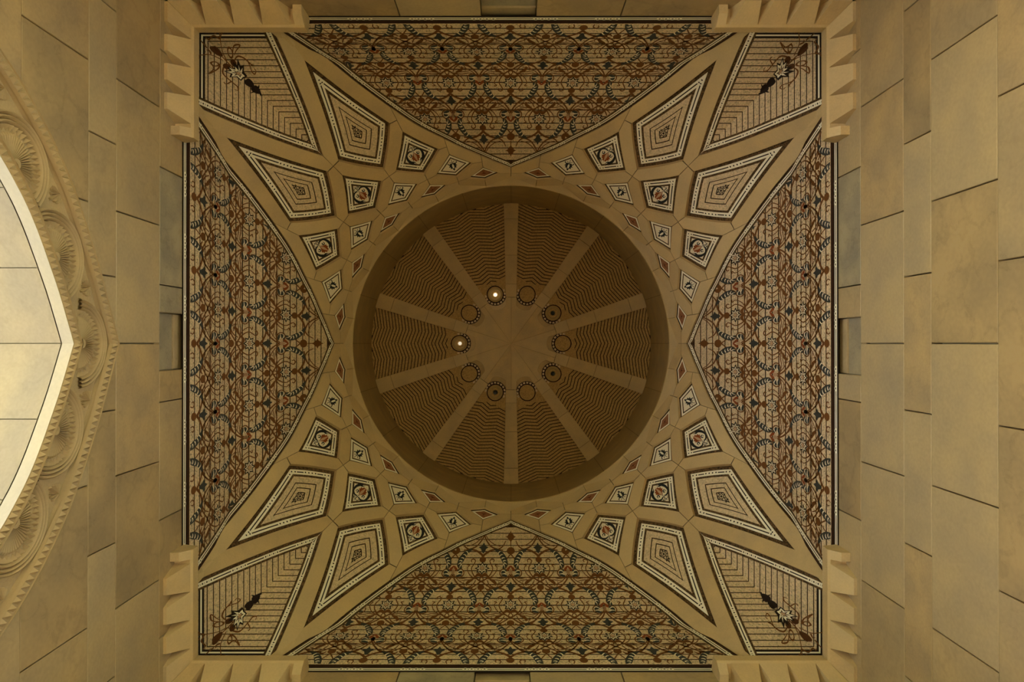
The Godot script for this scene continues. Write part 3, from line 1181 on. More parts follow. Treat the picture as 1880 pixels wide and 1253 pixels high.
	part("leaf_inlay", lay(leaf, on.call(0.007)), M.scroll_dark, t, at, 0.0, "stuff")
	var bud := Ink.new()
	bud.disc(V.call(735, 757), 0.048, 0.030, 14, PI / 4)
	bud.disc(V.call(678, 700), 0.042, 0.030, 14, PI / 4)
	bud.ribbon([V.call(690, 690), V.call(655, 668), V.call(628, 660)], [0.03, 0.018, 0.004])
	bud.ribbon([V.call(672, 712), V.call(650, 712), V.call(628, 722)], [0.02, 0.012, 0.004])
	bud.ribbon([V.call(690, 690), V.call(695, 665), V.call(706, 655)], [0.02, 0.012, 0.004])
	bud.ribbon([V.call(770, 790), V.call(720, 740)], [0.012])
	part("bud_inlay", lay(bud, on.call(0.007)), M.dark_inlay, t, at, 0.0, "stuff")
	for l in [[0.088, 0.62, "dark_inlay", 0.008], [0.071, 0.58, "white_inlay", 0.010], [0.048, 0.42, "dark_inlay", 0.012], [0.032, 0.4, "flesh", 0.014]]:
		var f := Ink.new()
		f.star(V.call(825, 850), l[0], l[0], l[1], 8, PI / 8)
		part("rosette", lay(f, on.call(l[3])), M[l[2]], t, at)
	for q in range(1, 4):
		turned(t, "corner_panel", 90.0 * q, labels[q])

# ------------------------------------------------------------------ drum and dome
const CAP_R := 3.4464
const CAP_C := 12.9036      # height of the cap's centre
func cap(r: float) -> float:
	return CAP_C + sqrt(maxf(CAP_R * CAP_R - r * r, 0.0))

func on_cap(p: Vector2, deep := 0.0) -> Vector3:      # p.x across, p.y outwards, in plan
	var r := p.length()
	var n := Vector3(p.x, cap(r) - CAP_C, p.y).normalized()
	return Vector3(p.x, cap(r) + EYE, p.y) + n * deep

func build_drum() -> void:
	var t := thing("drum_ring", "plain marble drum ring carrying the dome, dark and smooth", "drum", Vector3(0, Z_RING + EYE, 0))
	var at := t.position
	var mats := [M.rib_a, M.rib_b, M.rib_b]
	var meshes := []
	var b := Mb.new()
	b.view = Vector3(0, Z_RING + EYE + 0.5, 0)
	var n := 6
	var lo := []
	var hi := []
	var lip := []
	for i in n + 1:
		var a := lerpf(0.05, 17.95, float(i) / n) * DEG
		var d := Vector3(sin(a), 0, cos(a))
		lo.append(d * R_DRUM + Vector3(0, Z_RING + EYE, 0))
		hi.append(d * (R_DOME + 0.01) + Vector3(0, Z_DOME + EYE + 0.12, 0))
		lip.append(d * (R_DRUM + 0.1) + Vector3(0, Z_RING + EYE - 0.01, 0))
	b.strip(lo, hi)
	b.view = Vector3(0, 2, 0)
	b.strip(lo, lip)
	b.view = Vector3(0, Z_RING + EYE + 0.5, 0)
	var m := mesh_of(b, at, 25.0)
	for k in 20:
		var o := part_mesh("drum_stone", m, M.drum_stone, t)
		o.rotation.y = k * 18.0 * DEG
	# dark bed that shows in the joints
	var bed := Mb.new()
	bed.view = Vector3(0, Z_RING + EYE + 0.5, 0)
	var p := []
	var q := []
	for i in 81:
		var d := Vector3(sin(i * TAU / 80), 0, cos(i * TAU / 80)) * (R_DRUM + 0.03)
		p.append(d + Vector3(0, Z_RING + EYE, 0))
		q.append(d * (R_DOME + 0.04) / (R_DRUM + 0.03) + Vector3(0, Z_DOME + EYE + 0.2, 0))
	bed.strip(p, q)
	part("joint_bed", bed, M.grout, t, at)
	# curved slivers between the ring and the crossing ribs
	var sp := Mb.new()
	var e := []
	var c := []
	for i in 17:
		var x := lerpf(-8.9, 8.9, i / 16.0)
		var y := 9.0 - absf(x)
		e.append(on_vault(Vector2(x * DEG, v_in(y)), 0.02))
		var a := x * DEG
		c.append(Vector3(sin(a) * (R_DRUM + 0.01), Z_RING + EYE, cos(a) * (R_DRUM + 0.01)))
	sp.strip(e, c)
	var sm := mesh_of(sp, at, 25.0)
	for k in 20:
		var o := part_mesh("spandrel", sm, M.rib_c, t)
		o.rotation.y = k * 18.0 * DEG

func half_rib(r: float) -> float:
	return lerpf(0.123, 0.157, clampf((r - 1.0) / 2.0, 0, 1))

const END := 1.197        # radius of the round ends of the petals
const END_R := 0.258

func side_x(r: float) -> float:       # half width of a petal at distance r along its axis
	return r * tan(18.0 * DEG) - half_rib(r) / cos(18.0 * DEG)

func build_dome() -> void:
	var spot := ["upright rib over the upper lunette's tip"]
	var clock := ["twelve", "one", "two", "four", "five", "six", "seven", "eight", "ten", "eleven"]
	var hours_r := ["twelve o'clock", "just past one o'clock", "half past two", "half past three", "just before five", "six o'clock", "just past seven", "half past eight", "half past nine", "just before eleven"]
	# ribs
	var rm := Mb.new()
	var joints := [1.10, 1.40, 2.03, 2.74, 3.01]
	var rib_meshes := []
	for j in 4:
		var b := Mb.new()
		var l := []
		var r := []
		var lu := []
		var ru := []
		for i in 7:
			var y := lerpf(joints[j] + 0.003, joints[j + 1] - 0.003, i / 6.0)
			var w := half_rib(y)
			l.append(on_cap(Vector2(-w, y)))
			r.append(on_cap(Vector2(w, y)))
			lu.append(on_cap(Vector2(-w, y), 0.16))
			ru.append(on_cap(Vector2(w, y), 0.16))
		b.strip(l, r)
		b.view = Vector3(-30, 10, 2)
		b.strip(l, lu)
		b.view = Vector3(30, 10, 2)
		b.strip(r, ru)
		rib_meshes.append(b)
	var at := on_cap(Vector2(0, 1.9))
	var first := thing("dome_rib", "radial marble rib of the dome at %s" % hours_r[0], "dome rib", at, "ten radial ribs of the dome")
	for b in rib_meshes:
		part("rib_stone", b, [M.rib_a, M.rib_b][rng.randi() % 2], first, at, 20.0)
	for k in range(1, 10):
		turned(first, "dome_rib", 36.0 * k, "radial marble rib of the dome at %s" % hours_r[k])
	# hub
	var hub := thing("dome_hub", "ten-pointed marble star at the crown of the dome", "dome hub", Vector3(0, cap(0.0) + EYE, 0))
	var out := [Vector2.ZERO]
	var turn := func(p: Vector2, a: float) -> Vector2: return Vector2(p.x * cos(a) + p.y * sin(a), -p.x * sin(a) + p.y * cos(a))
	var left := []
	var a18 := -18.0 * DEG
	left.append(turn.call(Vector2(0.002, 1.096), a18))
	left.append(turn.call(Vector2(half_rib(1.10), 1.096), a18))
	var arc := []
	for i in 13:
		var a := lerpf(PI + 0.25, TAU - 0.25, i / 12.0)
		arc.append(Vector2(cos(a) * 0.286, END - 0.064 + sin(a) * 0.286))
	out.append_array(left)
	out.append_array(arc)
	for i in range(left.size() - 1, -1, -1):
		out.append(Vector2(-left[i].x, left[i].y))
	var hb := Mb.new()
	var k3 := Geometry2D.triangulate_polygon(PackedVector2Array(out))
	for i in k3.size() / 3:
		var p: Vector2 = out[k3[i * 3]]
		var q: Vector2 = out[k3[i * 3 + 1]]
		var r: Vector2 = out[k3[i * 3 + 2]]
		var pc := (p + q + r) / 3.0
		var k := 0.996
		hb.tri(on_cap(pc + (p - pc) * k), on_cap(pc + (q - pc) * k), on_cap(pc + (r - pc) * k))
	hb = Mb.new()
	var fan_from := Vector2(0, 0.30)
	var mv := func(p: Vector2) -> Vector2: return fan_from + (p - fan_from) * 0.994
	for i in out.size():
		hb.tri(on_cap(mv.call(fan_from)), on_cap(mv.call(out[i])), on_cap(mv.call(out[(i + 1) % out.size()])))
	# the sloping cove at the round end of a petal
	var cv := Mb.new()
	var c0 := []
	var c1 := []
	for i in 17:
		var a := lerpf(PI - 0.1, TAU + 0.1, i / 16.0)
		c0.append(on_cap(Vector2(cos(a) * 0.287, END - 0.064 + sin(a) * 0.287), -0.001))
		c1.append(on_cap(Vector2(cos(a) * END_R, END + sin(a) * END_R), 0.075))
	cv.strip(c0, c1)
	var hm := mesh_of(hb, hub.position, 30.0)
	var cm := mesh_of(cv, hub.position, 40.0)
	var hbed := Mb.new()
	for i in 40:
		var a := TAU * i / 40
		var b2 := TAU * (i + 1) / 40
		hbed.tri(on_cap(Vector2.ZERO, 0.06), on_cap(Vector2(sin(a), cos(a)) * 0.83, 0.06), on_cap(Vector2(sin(b2), cos(b2)) * 0.83, 0.06))
	part("joint_bed", hbed, M.grout, hub, hub.position)
	for k in 10:
		var o := part_mesh("hub_wedge", hm, [M.rib_a, M.rib_b, M.rib_a][rng.randi() % 3], hub)
		o.rotation.y = (18.0 + 36.0 * k) * DEG
		o = part_mesh("cove", cm, M.rib_b, hub)
		o.rotation.y = (18.0 + 36.0 * k) * DEG
	# petals
	var hours_p := ["just past half past twelve", "two o'clock, above the horizontal", "three o'clock", "four o'clock, below the horizontal", "just before half past five", "just past half past six", "eight o'clock, below the horizontal", "nine o'clock", "ten o'clock, above the horizontal", "just before half past eleven"]
	var deep := 0.085
	var pat := on_cap(Vector2(0, 1.9), deep)
	var p1 := thing("dome_petal", "zigzag striped dome petal at %s" % hours_p[0], "dome petal", pat, "ten zigzag petals of the dome")
	var bed := Mb.new()
	for i in 30:
		var y0 := lerpf(END, 3.01, i / 30.0)
		var y1 := lerpf(END, 3.01, (i + 1) / 30.0)
		for j in 4:
			var f0 := -1.0 + j * 0.5
			var f1 := f0 + 0.5
			var w0 := side_x(y0) + 0.01
			var w1 := side_x(y1) + 0.01
			bed.quad(on_cap(Vector2(f0 * w0, y0), deep + 0.018), on_cap(Vector2(f1 * w0, y0), deep + 0.018), on_cap(Vector2(f1 * w1, y1), deep + 0.018), on_cap(Vector2(f0 * w1, y1), deep + 0.018))
	for i in 16:
		var a := PI + PI * i / 16.0
		var b2 := PI + PI * (i + 1) / 16.0
		bed.tri(on_cap(Vector2(0, END), deep + 0.018), on_cap(Vector2(cos(a), sin(a)) * (END_R + 0.01) + Vector2(0, END), deep + 0.018), on_cap(Vector2(cos(b2), sin(b2)) * (END_R + 0.01) + Vector2(0, END), deep + 0.018))
	part("joint_bed", bed, M.petal_joint, p1, pat)
	# zigzag courses; measured along the cap from the drum
	var arc_y := func(s: float) -> float:       # radius at arc length s from the dome's foot
		var a0 := asin(R_DOME / CAP_R)
		return CAP_R * sin(a0 - s / CAP_R)
	var zig := func(s: float, f: float) -> Vector2:      # a point of the zigzag line: f in -1..1 across the petal
		var kq := lerpf(0.43, 0.58, clampf(s / 2.0, 0, 1))
		var amp := 0.085
		var af := absf(f)
		var ds: float
		if af < kq:
			ds = lerpf(-amp, amp * 0.75, af / kq)
		else:
			ds = lerpf(amp * 0.75, amp * 0.25, (af - kq) / (1.0 - kq))
		var y: float = arc_y.call(s + ds * (0.6 + 0.55 * clampf(1.0 - s / 2.2, 0, 1)))
		return Vector2(f * side_x(y), y)
	var n_c := 25
	var top := 2.13
	var step := top / n_c
	for i in range(-1, n_c + 1):
		var s0 := i * step + 0.010
		var s1 := (i + 1) * step - 0.010
		var b := Mb.new()
		var l := []
		var u := []
		var kq := lerpf(0.43, 0.58, clampf(s0 / 2.0, 0, 1))
		for f in [-1.0, -(1.0 + kq) * 0.5, -kq, -kq * 0.5, 0.0, kq * 0.5, kq, (1.0 + kq) * 0.5, 1.0]:
			var pl: Vector2 = zig.call(s0, f)
			var pu: Vector2 = zig.call(s1, f)
			l.append(pl)
			u.append(pu)
		for j in l.size() - 1:
			var ok := true
			for p in [l[j], l[j + 1], u[j], u[j + 1]]:
				if p.distance_to(Vector2(0, END)) < 0.205 or p.y < END + 0.02:
					ok = false
				if p.y > 2.995:
					ok = false
			if not ok:
				continue
			b.quad(on_cap(l[j], deep), on_cap(l[j + 1], deep), on_cap(u[j + 1], deep), on_cap(u[j], deep))
		if b.v.size():
			part("zigzag_course", b, M.petal_stone, p1, pat)
	# field round the disc, a dark ring, the disc and its crown of little tiles
	var fld := Mb.new()
	var n := 24
	for i in n:
		var a0 := TAU * i / n
		var a1 := TAU * (i + 1) / n
		fld.quad(on_cap(Vector2(cos(a0), sin(a0)) * 0.176 + Vector2(0, END), deep - 0.006), on_cap(Vector2(cos(a1), sin(a1)) * 0.176 + Vector2(0, END), deep - 0.006), on_cap(Vector2(cos(a1), sin(a1)) * 0.192 + Vector2(0, END), deep - 0.006), on_cap(Vector2(cos(a0), sin(a0)) * 0.192 + Vector2(0, END), deep - 0.006))
	part("disc_rim", fld, M.petal_joint, p1, pat)
	var disc := Mb.new()
	for i in n:
		var a0 := TAU * i / n
		var a1 := TAU * (i + 1) / n
		disc.tri(on_cap(Vector2(0, END), deep - 0.008), on_cap(Vector2(cos(a0), sin(a0)) * 0.176 + Vector2(0, END), deep - 0.008), on_cap(Vector2(cos(a1), sin(a1)) * 0.176 + Vector2(0, END), deep - 0.008))
	part("disc", disc, M.petal_stone, p1, pat)
	for i in 11:
		var a0 := PI - 0.28 + (PI + 0.56) * i / 11.0 + 0.055
		var a1 := PI - 0.28 + (PI + 0.56) * (i + 1) / 11.0 - 0.055
		var b := Mb.new()
		var q := []
		for e in [[a0, 0.202], [a1, 0.202], [a1, 0.243], [a0, 0.243]]:
			q.append(Vector2(cos(e[0]), sin(e[0])) * e[1] + Vector2(0, END))
		b.quad(on_cap(q[0], deep - 0.004), on_cap(q[1], deep - 0.004), on_cap(q[2], deep - 0.004), on_cap(q[3], deep - 0.004))
		part("crown_tile", b, M.cream, p1, pat)
	# shoulders between the last zigzag and the disc
	var sh := Mb.new()
	for sd in [-1.0, 1.0]:
		for i in 18:
			var y0 := lerpf(END - 0.02, END + 0.26, i / 18.0)
			var y1 := lerpf(END - 0.02, END + 0.26, (i + 1) / 18.0)
			var x0 := sqrt(maxf(0.194 ** 2 - (y0 - END) ** 2, 0.0))
			var x1 := sqrt(maxf(0.194 ** 2 - (y1 - END) ** 2, 0.0))
			sh.quad(on_cap(Vector2(sd * x0, y0), deep + 0.007), on_cap(Vector2(sd * side_x(y0), y0), deep + 0.007), on_cap(Vector2(sd * side_x(y1), y1), deep + 0.007), on_cap(Vector2(sd * x1, y1), deep + 0.007))
	part("shoulder_field", sh, M.petal_stone, p1, pat)
	p1.position = pat.rotated(Vector3.UP, 18.0 * DEG)
	p1.rotation.y = 18.0 * DEG
	for k in range(1, 10):
		turned(p1, "dome_petal", 36.0 * k, "zigzag striped dome petal at %s" % hours_p[k])
	# downlights in every second petal
	var lit := {342: 1.0, 270: 0.45}
	var lab := {342: "glowing round downlight, brightest, in the disc nearest the upright rib", 270: "dimmer glowing downlight in the disc of the nine o'clock petal",
		54: "unlit dark downlight in the disc at two o'clock", 126: "unlit dark downlight in the disc at four o'clock", 198: "unlit dark downlight in the disc just past half past six"}
	for deg in [342, 54, 126, 198, 270]:
		var a: float = deg * DEG
		var c := on_cap(Vector2(sin(a) * END, cos(a) * END), deep - 0.008)
		var up := Vector3(sin(a) * END, cap(END) - CAP_C, cos(a) * END).normalized()
		var l := thing("downlight", lab[deg], "downlight", c, "five downlights in the dome")
		l.basis = Basis(Quaternion(Vector3.UP, up))
		var prof := [Vector2(0.175, -0.004), Vector2(0.165, -0.012), Vector2(0.125, -0.012), Vector2(0.118, -0.004), Vector2(0.075, 0.0), Vector2(0.066, -0.012), Vector2(0.058, -0.012), Vector2(0.050, 0.0)]
		var tr := Mb.new()
		tr.view = Vector3(0, -5, 0)
		for i in 28:
			var a0 := TAU * i / 28
			var a1 := TAU * (i + 1) / 28
			for j in prof.size() - 1:
				var p: Vector2 = prof[j]
				var q: Vector2 = prof[j + 1]
				tr.quad(Vector3(cos(a0) * p.x, p.y, sin(a0) * p.x), Vector3(cos(a1) * p.x, p.y, sin(a1) * p.x), Vector3(cos(a1) * q.x, q.y, sin(a1) * q.x), Vector3(cos(a0) * q.x, q.y, sin(a0) * q.x))
		part("trim_ring", tr, M.drum_stone, l, Vector3.ZERO, 30.0)
		var sm := SphereMesh.new()
		sm.radius = 0.042
		sm.height = 0.084
		sm.radial_segments = 20
		sm.rings = 12
		if lit.has(deg):
			var e := StandardMaterial3D.new()
			e.resource_name = "lamp_glass"
			e.albedo_color = Color(0.9, 0.88, 0.82)
			e.emission_enabled = true
			e.emission = Color(1.0, 0.95, 0.84)
			e.emission_energy_multiplier = LAMP_GLOW * lit[deg]
			var bulb := part_mesh("bulb", sm, e, l)
			bulb.position = Vector3(0, -0.028, 0)
			var lamp := OmniLight3D.new()
			lamp.name = "lamp"
			lamp.light_color = Color(1.0, 0.93, 0.80)
			lamp.light_energy = LAMP_ENERGY * lit[deg]
			lamp.light_size = 0.04
			lamp.omni_range = 25.0
			lamp.omni_attenuation = 2.0
			lamp.shadow_enabled = true
			l.add_child(lamp)
			lamp.position = Vector3(0, -0.028, 0)
		else:
			var lens := SphereMesh.new()
			lens.radius = 0.050
			lens.height = 0.03
			lens.radial_segments = 20
			lens.rings = 8
			part_mesh("lens", lens, M.lamp_dark, l).position = Vector3(0, -0.004, 0)

# ------------------------------------------------------------------ walls
# a slab with chamfered edges from a polygon of the wall's face; «to» maps (along, height, out of the face) into the scene
func slab(poly: Array, thick: float, to: Callable, chamfer := 0.006) -> Mb:
	var b := Mb.new()
	var pts := poly.duplicate()
	if Geometry2D.is_polygon_clockwise(PackedVector2Array(pts)):
		pts.reverse()
	var front := inset(pts, chamfer, false)
	var f := []
	var e := []
	var k := []
	for i in pts.size():
		f.append(to.call(front[i].x, front[i].y, 0.0))
		e.append(to.call(pts[i].x, pts[i].y, -chamfer))
		k.append(to.call(pts[i].x, pts[i].y, -thick))
	var idx := Geometry2D.triangulate_polygon(PackedVector2Array(front))
	var nrm: Vector3 = to.call(0, 0, 1.0) - to.call(0, 0, 0.0)
	b.view = to.call(front[0].x, front[0].y, 500.0)
	for i in idx.size() / 3:
		b.tri(f[idx[i * 3]], f[idx[i * 3 + 1]], f[idx[i * 3 + 2]])
	for i in pts.size():
		var j := (i + 1) % pts.size()
		var m: Vector3 = (f[i] + f[j]) * 0.5
		var d: Vector2 = (pts[j] - pts[i]).normalized()
		var o2: Vector2 = Vector2(d.y, -d.x)
		var mid: Vector2 = (pts[i] + pts[j]) * 0.5
		b.view = to.call(mid.x + o2.x * 500, mid.y + o2.y * 500, 0.0)
		b.quad(f[i], f[j], e[j], e[i])
		b.quad(e[i], e[j], k[j], k[i])
	return b

const COURSES: Array[float] = [8.0, 7.37, 6.56, 6.13, 5.29, 4.87, 4.03]
const SLAB_L := 1.276

# inner edge of the pointed arch (along the wall, height), from its apex down one side
var ARCH: Array[Vector2] = [Vector2(0, 5.907), Vector2(0.215, 5.812), Vector2(0.431, 5.712), Vector2(0.656, 5.592), Vector2(0.886, 5.462), Vector2(1.069, 5.340), Vector2(1.212, 5.222), Vector2(1.378, 5.065), Vector2(1.58, 4.83), Vector2(1.78, 4.52), Vector2(1.94, 4.16), Vector2(2.06, 3.72), Vector2(2.13, 3.2), Vector2(2.15, 2.6), Vector2(2.15, -3.0)]

func arch_side(off: float) -> Array:       # one side of the arch, offset outwards
	var out := []
	var n := ARCH.size()
	for i in n:
		var d: Vector2 = (ARCH[mini(i + 1, n - 1)] - ARCH[maxi(i - 1, 0)]).normalized()
		var nn := Vector2(-d.y, d.x)
		if i == 0:
			var d1: Vector2 = (ARCH[1] - ARCH[0]).normalized()
			nn = Vector2(0, 1.0 / d1.x)
		out.append(ARCH[i] + nn * off)
	return out

func arch_poly(off: float, drop := 0.0) -> Array:
	var s := []
	for p in arch_side(off):
		s.append(p - Vector2(0, drop))
	var out := s.duplicate()
	for i in range(s.size() - 1, 0, -1):
		out.append(Vector2(-s[i].x, s[i].y))
	return out

func arc_points(line: Array) -> Array:      # dense points with arc length
	var out := [[line[0], 0.0]]
	var acc := 0.0
	for i in line.size() - 1:
		var p0: Vector2 = line[maxi(i - 1, 0)]
		var p1: Vector2 = line[i]
		var p2: Vector2 = line[i + 1]
		var p3: Vector2 = line[mini(i + 2, line.size() - 1)]
		for k in range(1, 9):
			var p := p1.cubic_interpolate(p2, p0, p3, k / 8.0)
			acc += p.distance_to(out[-1][0])
			out.append([p, acc])
	return out

func along(pts: Array, s: float) -> Array:      # [point, tangent]
	for i in pts.size() - 1:
		if pts[i + 1][1] >= s:
			var f: float = (s - pts[i][1]) / maxf(pts[i + 1][1] - pts[i][1], 1e-6)
			return [pts[i][0].lerp(pts[i + 1][0], f), (pts[i + 1][0] - pts[i][0]).normalized()]
	return [pts[-1][0], Vector2(0, -1)]

func wall(called: String, label: String, to: Callable, arch: bool, carved: bool, stagger: bool, niche_at: float, drop := 0.0) -> Node3D:
	var t := structure(called, label)
	var mats := [M.marble_a, M.marble_b, M.marble_c, M.marble_d, M.marble_a, M.marble_b]
	var hole := arch_poly(0.612 if carved else 0.0, drop)
	# core of the wall
	var rect := [Vector2(-W - 1.2, -EYE - 0.2), Vector2(W + 1.2, -EYE - 0.2), Vector2(W + 1.2, 17.8), Vector2(-W - 1.2, 17.8)]
	var polys := [rect]
	if arch:
		polys = Geometry2D.clip_polygons(PackedVector2Array(rect), PackedVector2Array(arch_poly(0.05, drop)))
	for p in polys:
		var core_to := func(a, h, d): return to.call(a, h, d - 0.10)
		part("wall_core", slab(Array(p), 1.0, core_to, 0.001), M.plaster, t)
	for c in COURSES.size() - 1:
		var h1: float = COURSES[c] - (0.03 if c == 0 else 0.0)
		var h0: float = COURSES[c + 1]
		var shift := SLAB_L * 0.5 if (c % 2 == 0) == stagger else 0.0
		for k in range(-4, 5):
			var a0 := k * SLAB_L + shift
			var a1 := a0 + SLAB_L
			if a1 < -W + 0.02 or a0 > W - 0.02:
				continue
			a0 = maxf(a0, -W)
			a1 = minf(a1, W)
			var ranges := [[a0, a1]]
			if c == 0:
				var n0 := niche_at - 0.315
				var n1 := niche_at + 0.315
				ranges = []
				if a0 < n0:
					ranges.append([a0, minf(a1, n0)])
				if a1 > n1:
					ranges.append([maxf(a0, n1), a1])
			for g in ranges:
				if g[1] - g[0] < 0.03:
					continue
				var q := [Vector2(g[0] + 0.006, h0 + 0.003), Vector2(g[1] - 0.006, h0 + 0.003), Vector2(g[1] - 0.006, h1 - 0.003), Vector2(g[0] + 0.006, h1 - 0.003)]
				var cut := [q]
				if arch:
					cut = Geometry2D.clip_polygons(PackedVector2Array(q), PackedVector2Array(hole))
				for p in cut:
					if p.size() > 2:
						var m: Material = M.marble_grey if c == 0 and absf(g[0] - niche_at) < 1.6 and rng.randf() < 0.3 else mats[rng.randi() % 6]
						part("marble_slab", slab(Array(p), 0.10, to, 0.005), m, t)
	# the square niche under the lunette: a grey back slab, a sill and a lintel strip
	var h0: float = COURSES[1]
	var q := [Vector2(niche_at - 0.312, h0), Vector2(niche_at + 0.312, h0), Vector2(niche_at + 0.312, 8.0), Vector2(niche_at - 0.312, 8.0)]
	var nt := func(a, h, d): return to.call(a, h, d - 0.085)
	part("niche_back", slab(q, 0.014, nt, 0.003), M.marble_grey, t)
	var st := func(a, h, d): return to.call(a, h, d - 0.062)
	part("niche_trim", slab([Vector2(niche_at - 0.312, 7.80), Vector2(niche_at + 0.312, 7.80), Vector2(niche_at + 0.312, 7.97), Vector2(niche_at - 0.312, 7.97)], 0.03, st, 0.004), M.marble_a, t)
	part("niche_trim", slab([Vector2(niche_at - 0.312, h0), Vector2(niche_at + 0.312, h0), Vector2(niche_at + 0.312, h0 + 0.10), Vector2(niche_at - 0.312, h0 + 0.10)], 0.05, st, 0.004), M.marble_c, t)
	return t

# lining of an archway: a pale edge strip and the long slabs of its soffit
func archway(called: String, label: String, to: Callable) -> void:
	var t := structure(called, label)
	for s in [-1.0, 1.0]:
		var pts := arc_points(ARCH)
		var dense := []
		var back := []
		for e in pts:
			dense.append(e[0])
		var strip_b := Mb.new()
		for i in pts.size() - 1:
			var p: Vector2 = pts[i][0]
			var q: Vector2 = pts[i + 1][0]
			strip_b.view = to.call(0.0, 1.0, -0.05)
			strip_b.quad(to.call(s * p.x, p.y, 0.012), to.call(s * q.x, q.y, 0.012), to.call(s * q.x, q.y, -0.088), to.call(s * p.x, p.y, -0.088))
		part("edge_strip", strip_b, M.soffit_white, t, Vector3.ZERO, 30.0)
		var at := 0.0
		var total: float = pts[-1][1]
		while at < minf(total, 6.4):
			var b := Mb.new()
			var n := 8
			for i in n:
				var p: Vector2 = along(pts, at + 0.004 + (0.69 - 0.008) * i / n)[0]
				var q: Vector2 = along(pts, at + 0.004 + (0.69 - 0.008) * (i + 1) / n)[0]
				b.view = to.call(0.0, 1.0, -0.5)
				b.quad(to.call(s * p.x, p.y, -0.098), to.call(s * q.x, q.y, -0.098), to.call(s * q.x, q.y, -1.12), to.call(s * p.x, p.y, -1.12))
			part("soffit_slab", b, M.soffit, t, Vector3.ZERO, 30.0)
			at += 0.69

# ------------------------------------------------------------------ the carved band round the arch
func ridge(b: Mb, to: Callable, p: Vector2, q: Vector2, w: float, base: float, high: float) -> void:
	var d := (q - p).normalized()
	var n := Vector2(-d.y, d.x) * w * 0.5
	b.quad(to.call(p.x + n.x, p.y + n.y, base), to.call(q.x + n.x, q.y + n.y, base), to.call(q.x, q.y, high), to.call(p.x, p.y, high))
	b.quad(to.call(p.x - n.x, p.y - n.y, base), to.call(q.x - n.x, q.y - n.y, base), to.call(q.x, q.y, high), to.call(p.x, p.y, high))
	b.tri(to.call(p.x + n.x, p.y + n.y, base), to.call(p.x - n.x, p.y - n.y, base), to.call(p.x, p.y, high))
	b.tri(to.call(q.x + n.x, q.y + n.y, base), to.call(q.x - n.x, q.y - n.y, base), to.call(q.x, q.y, high))

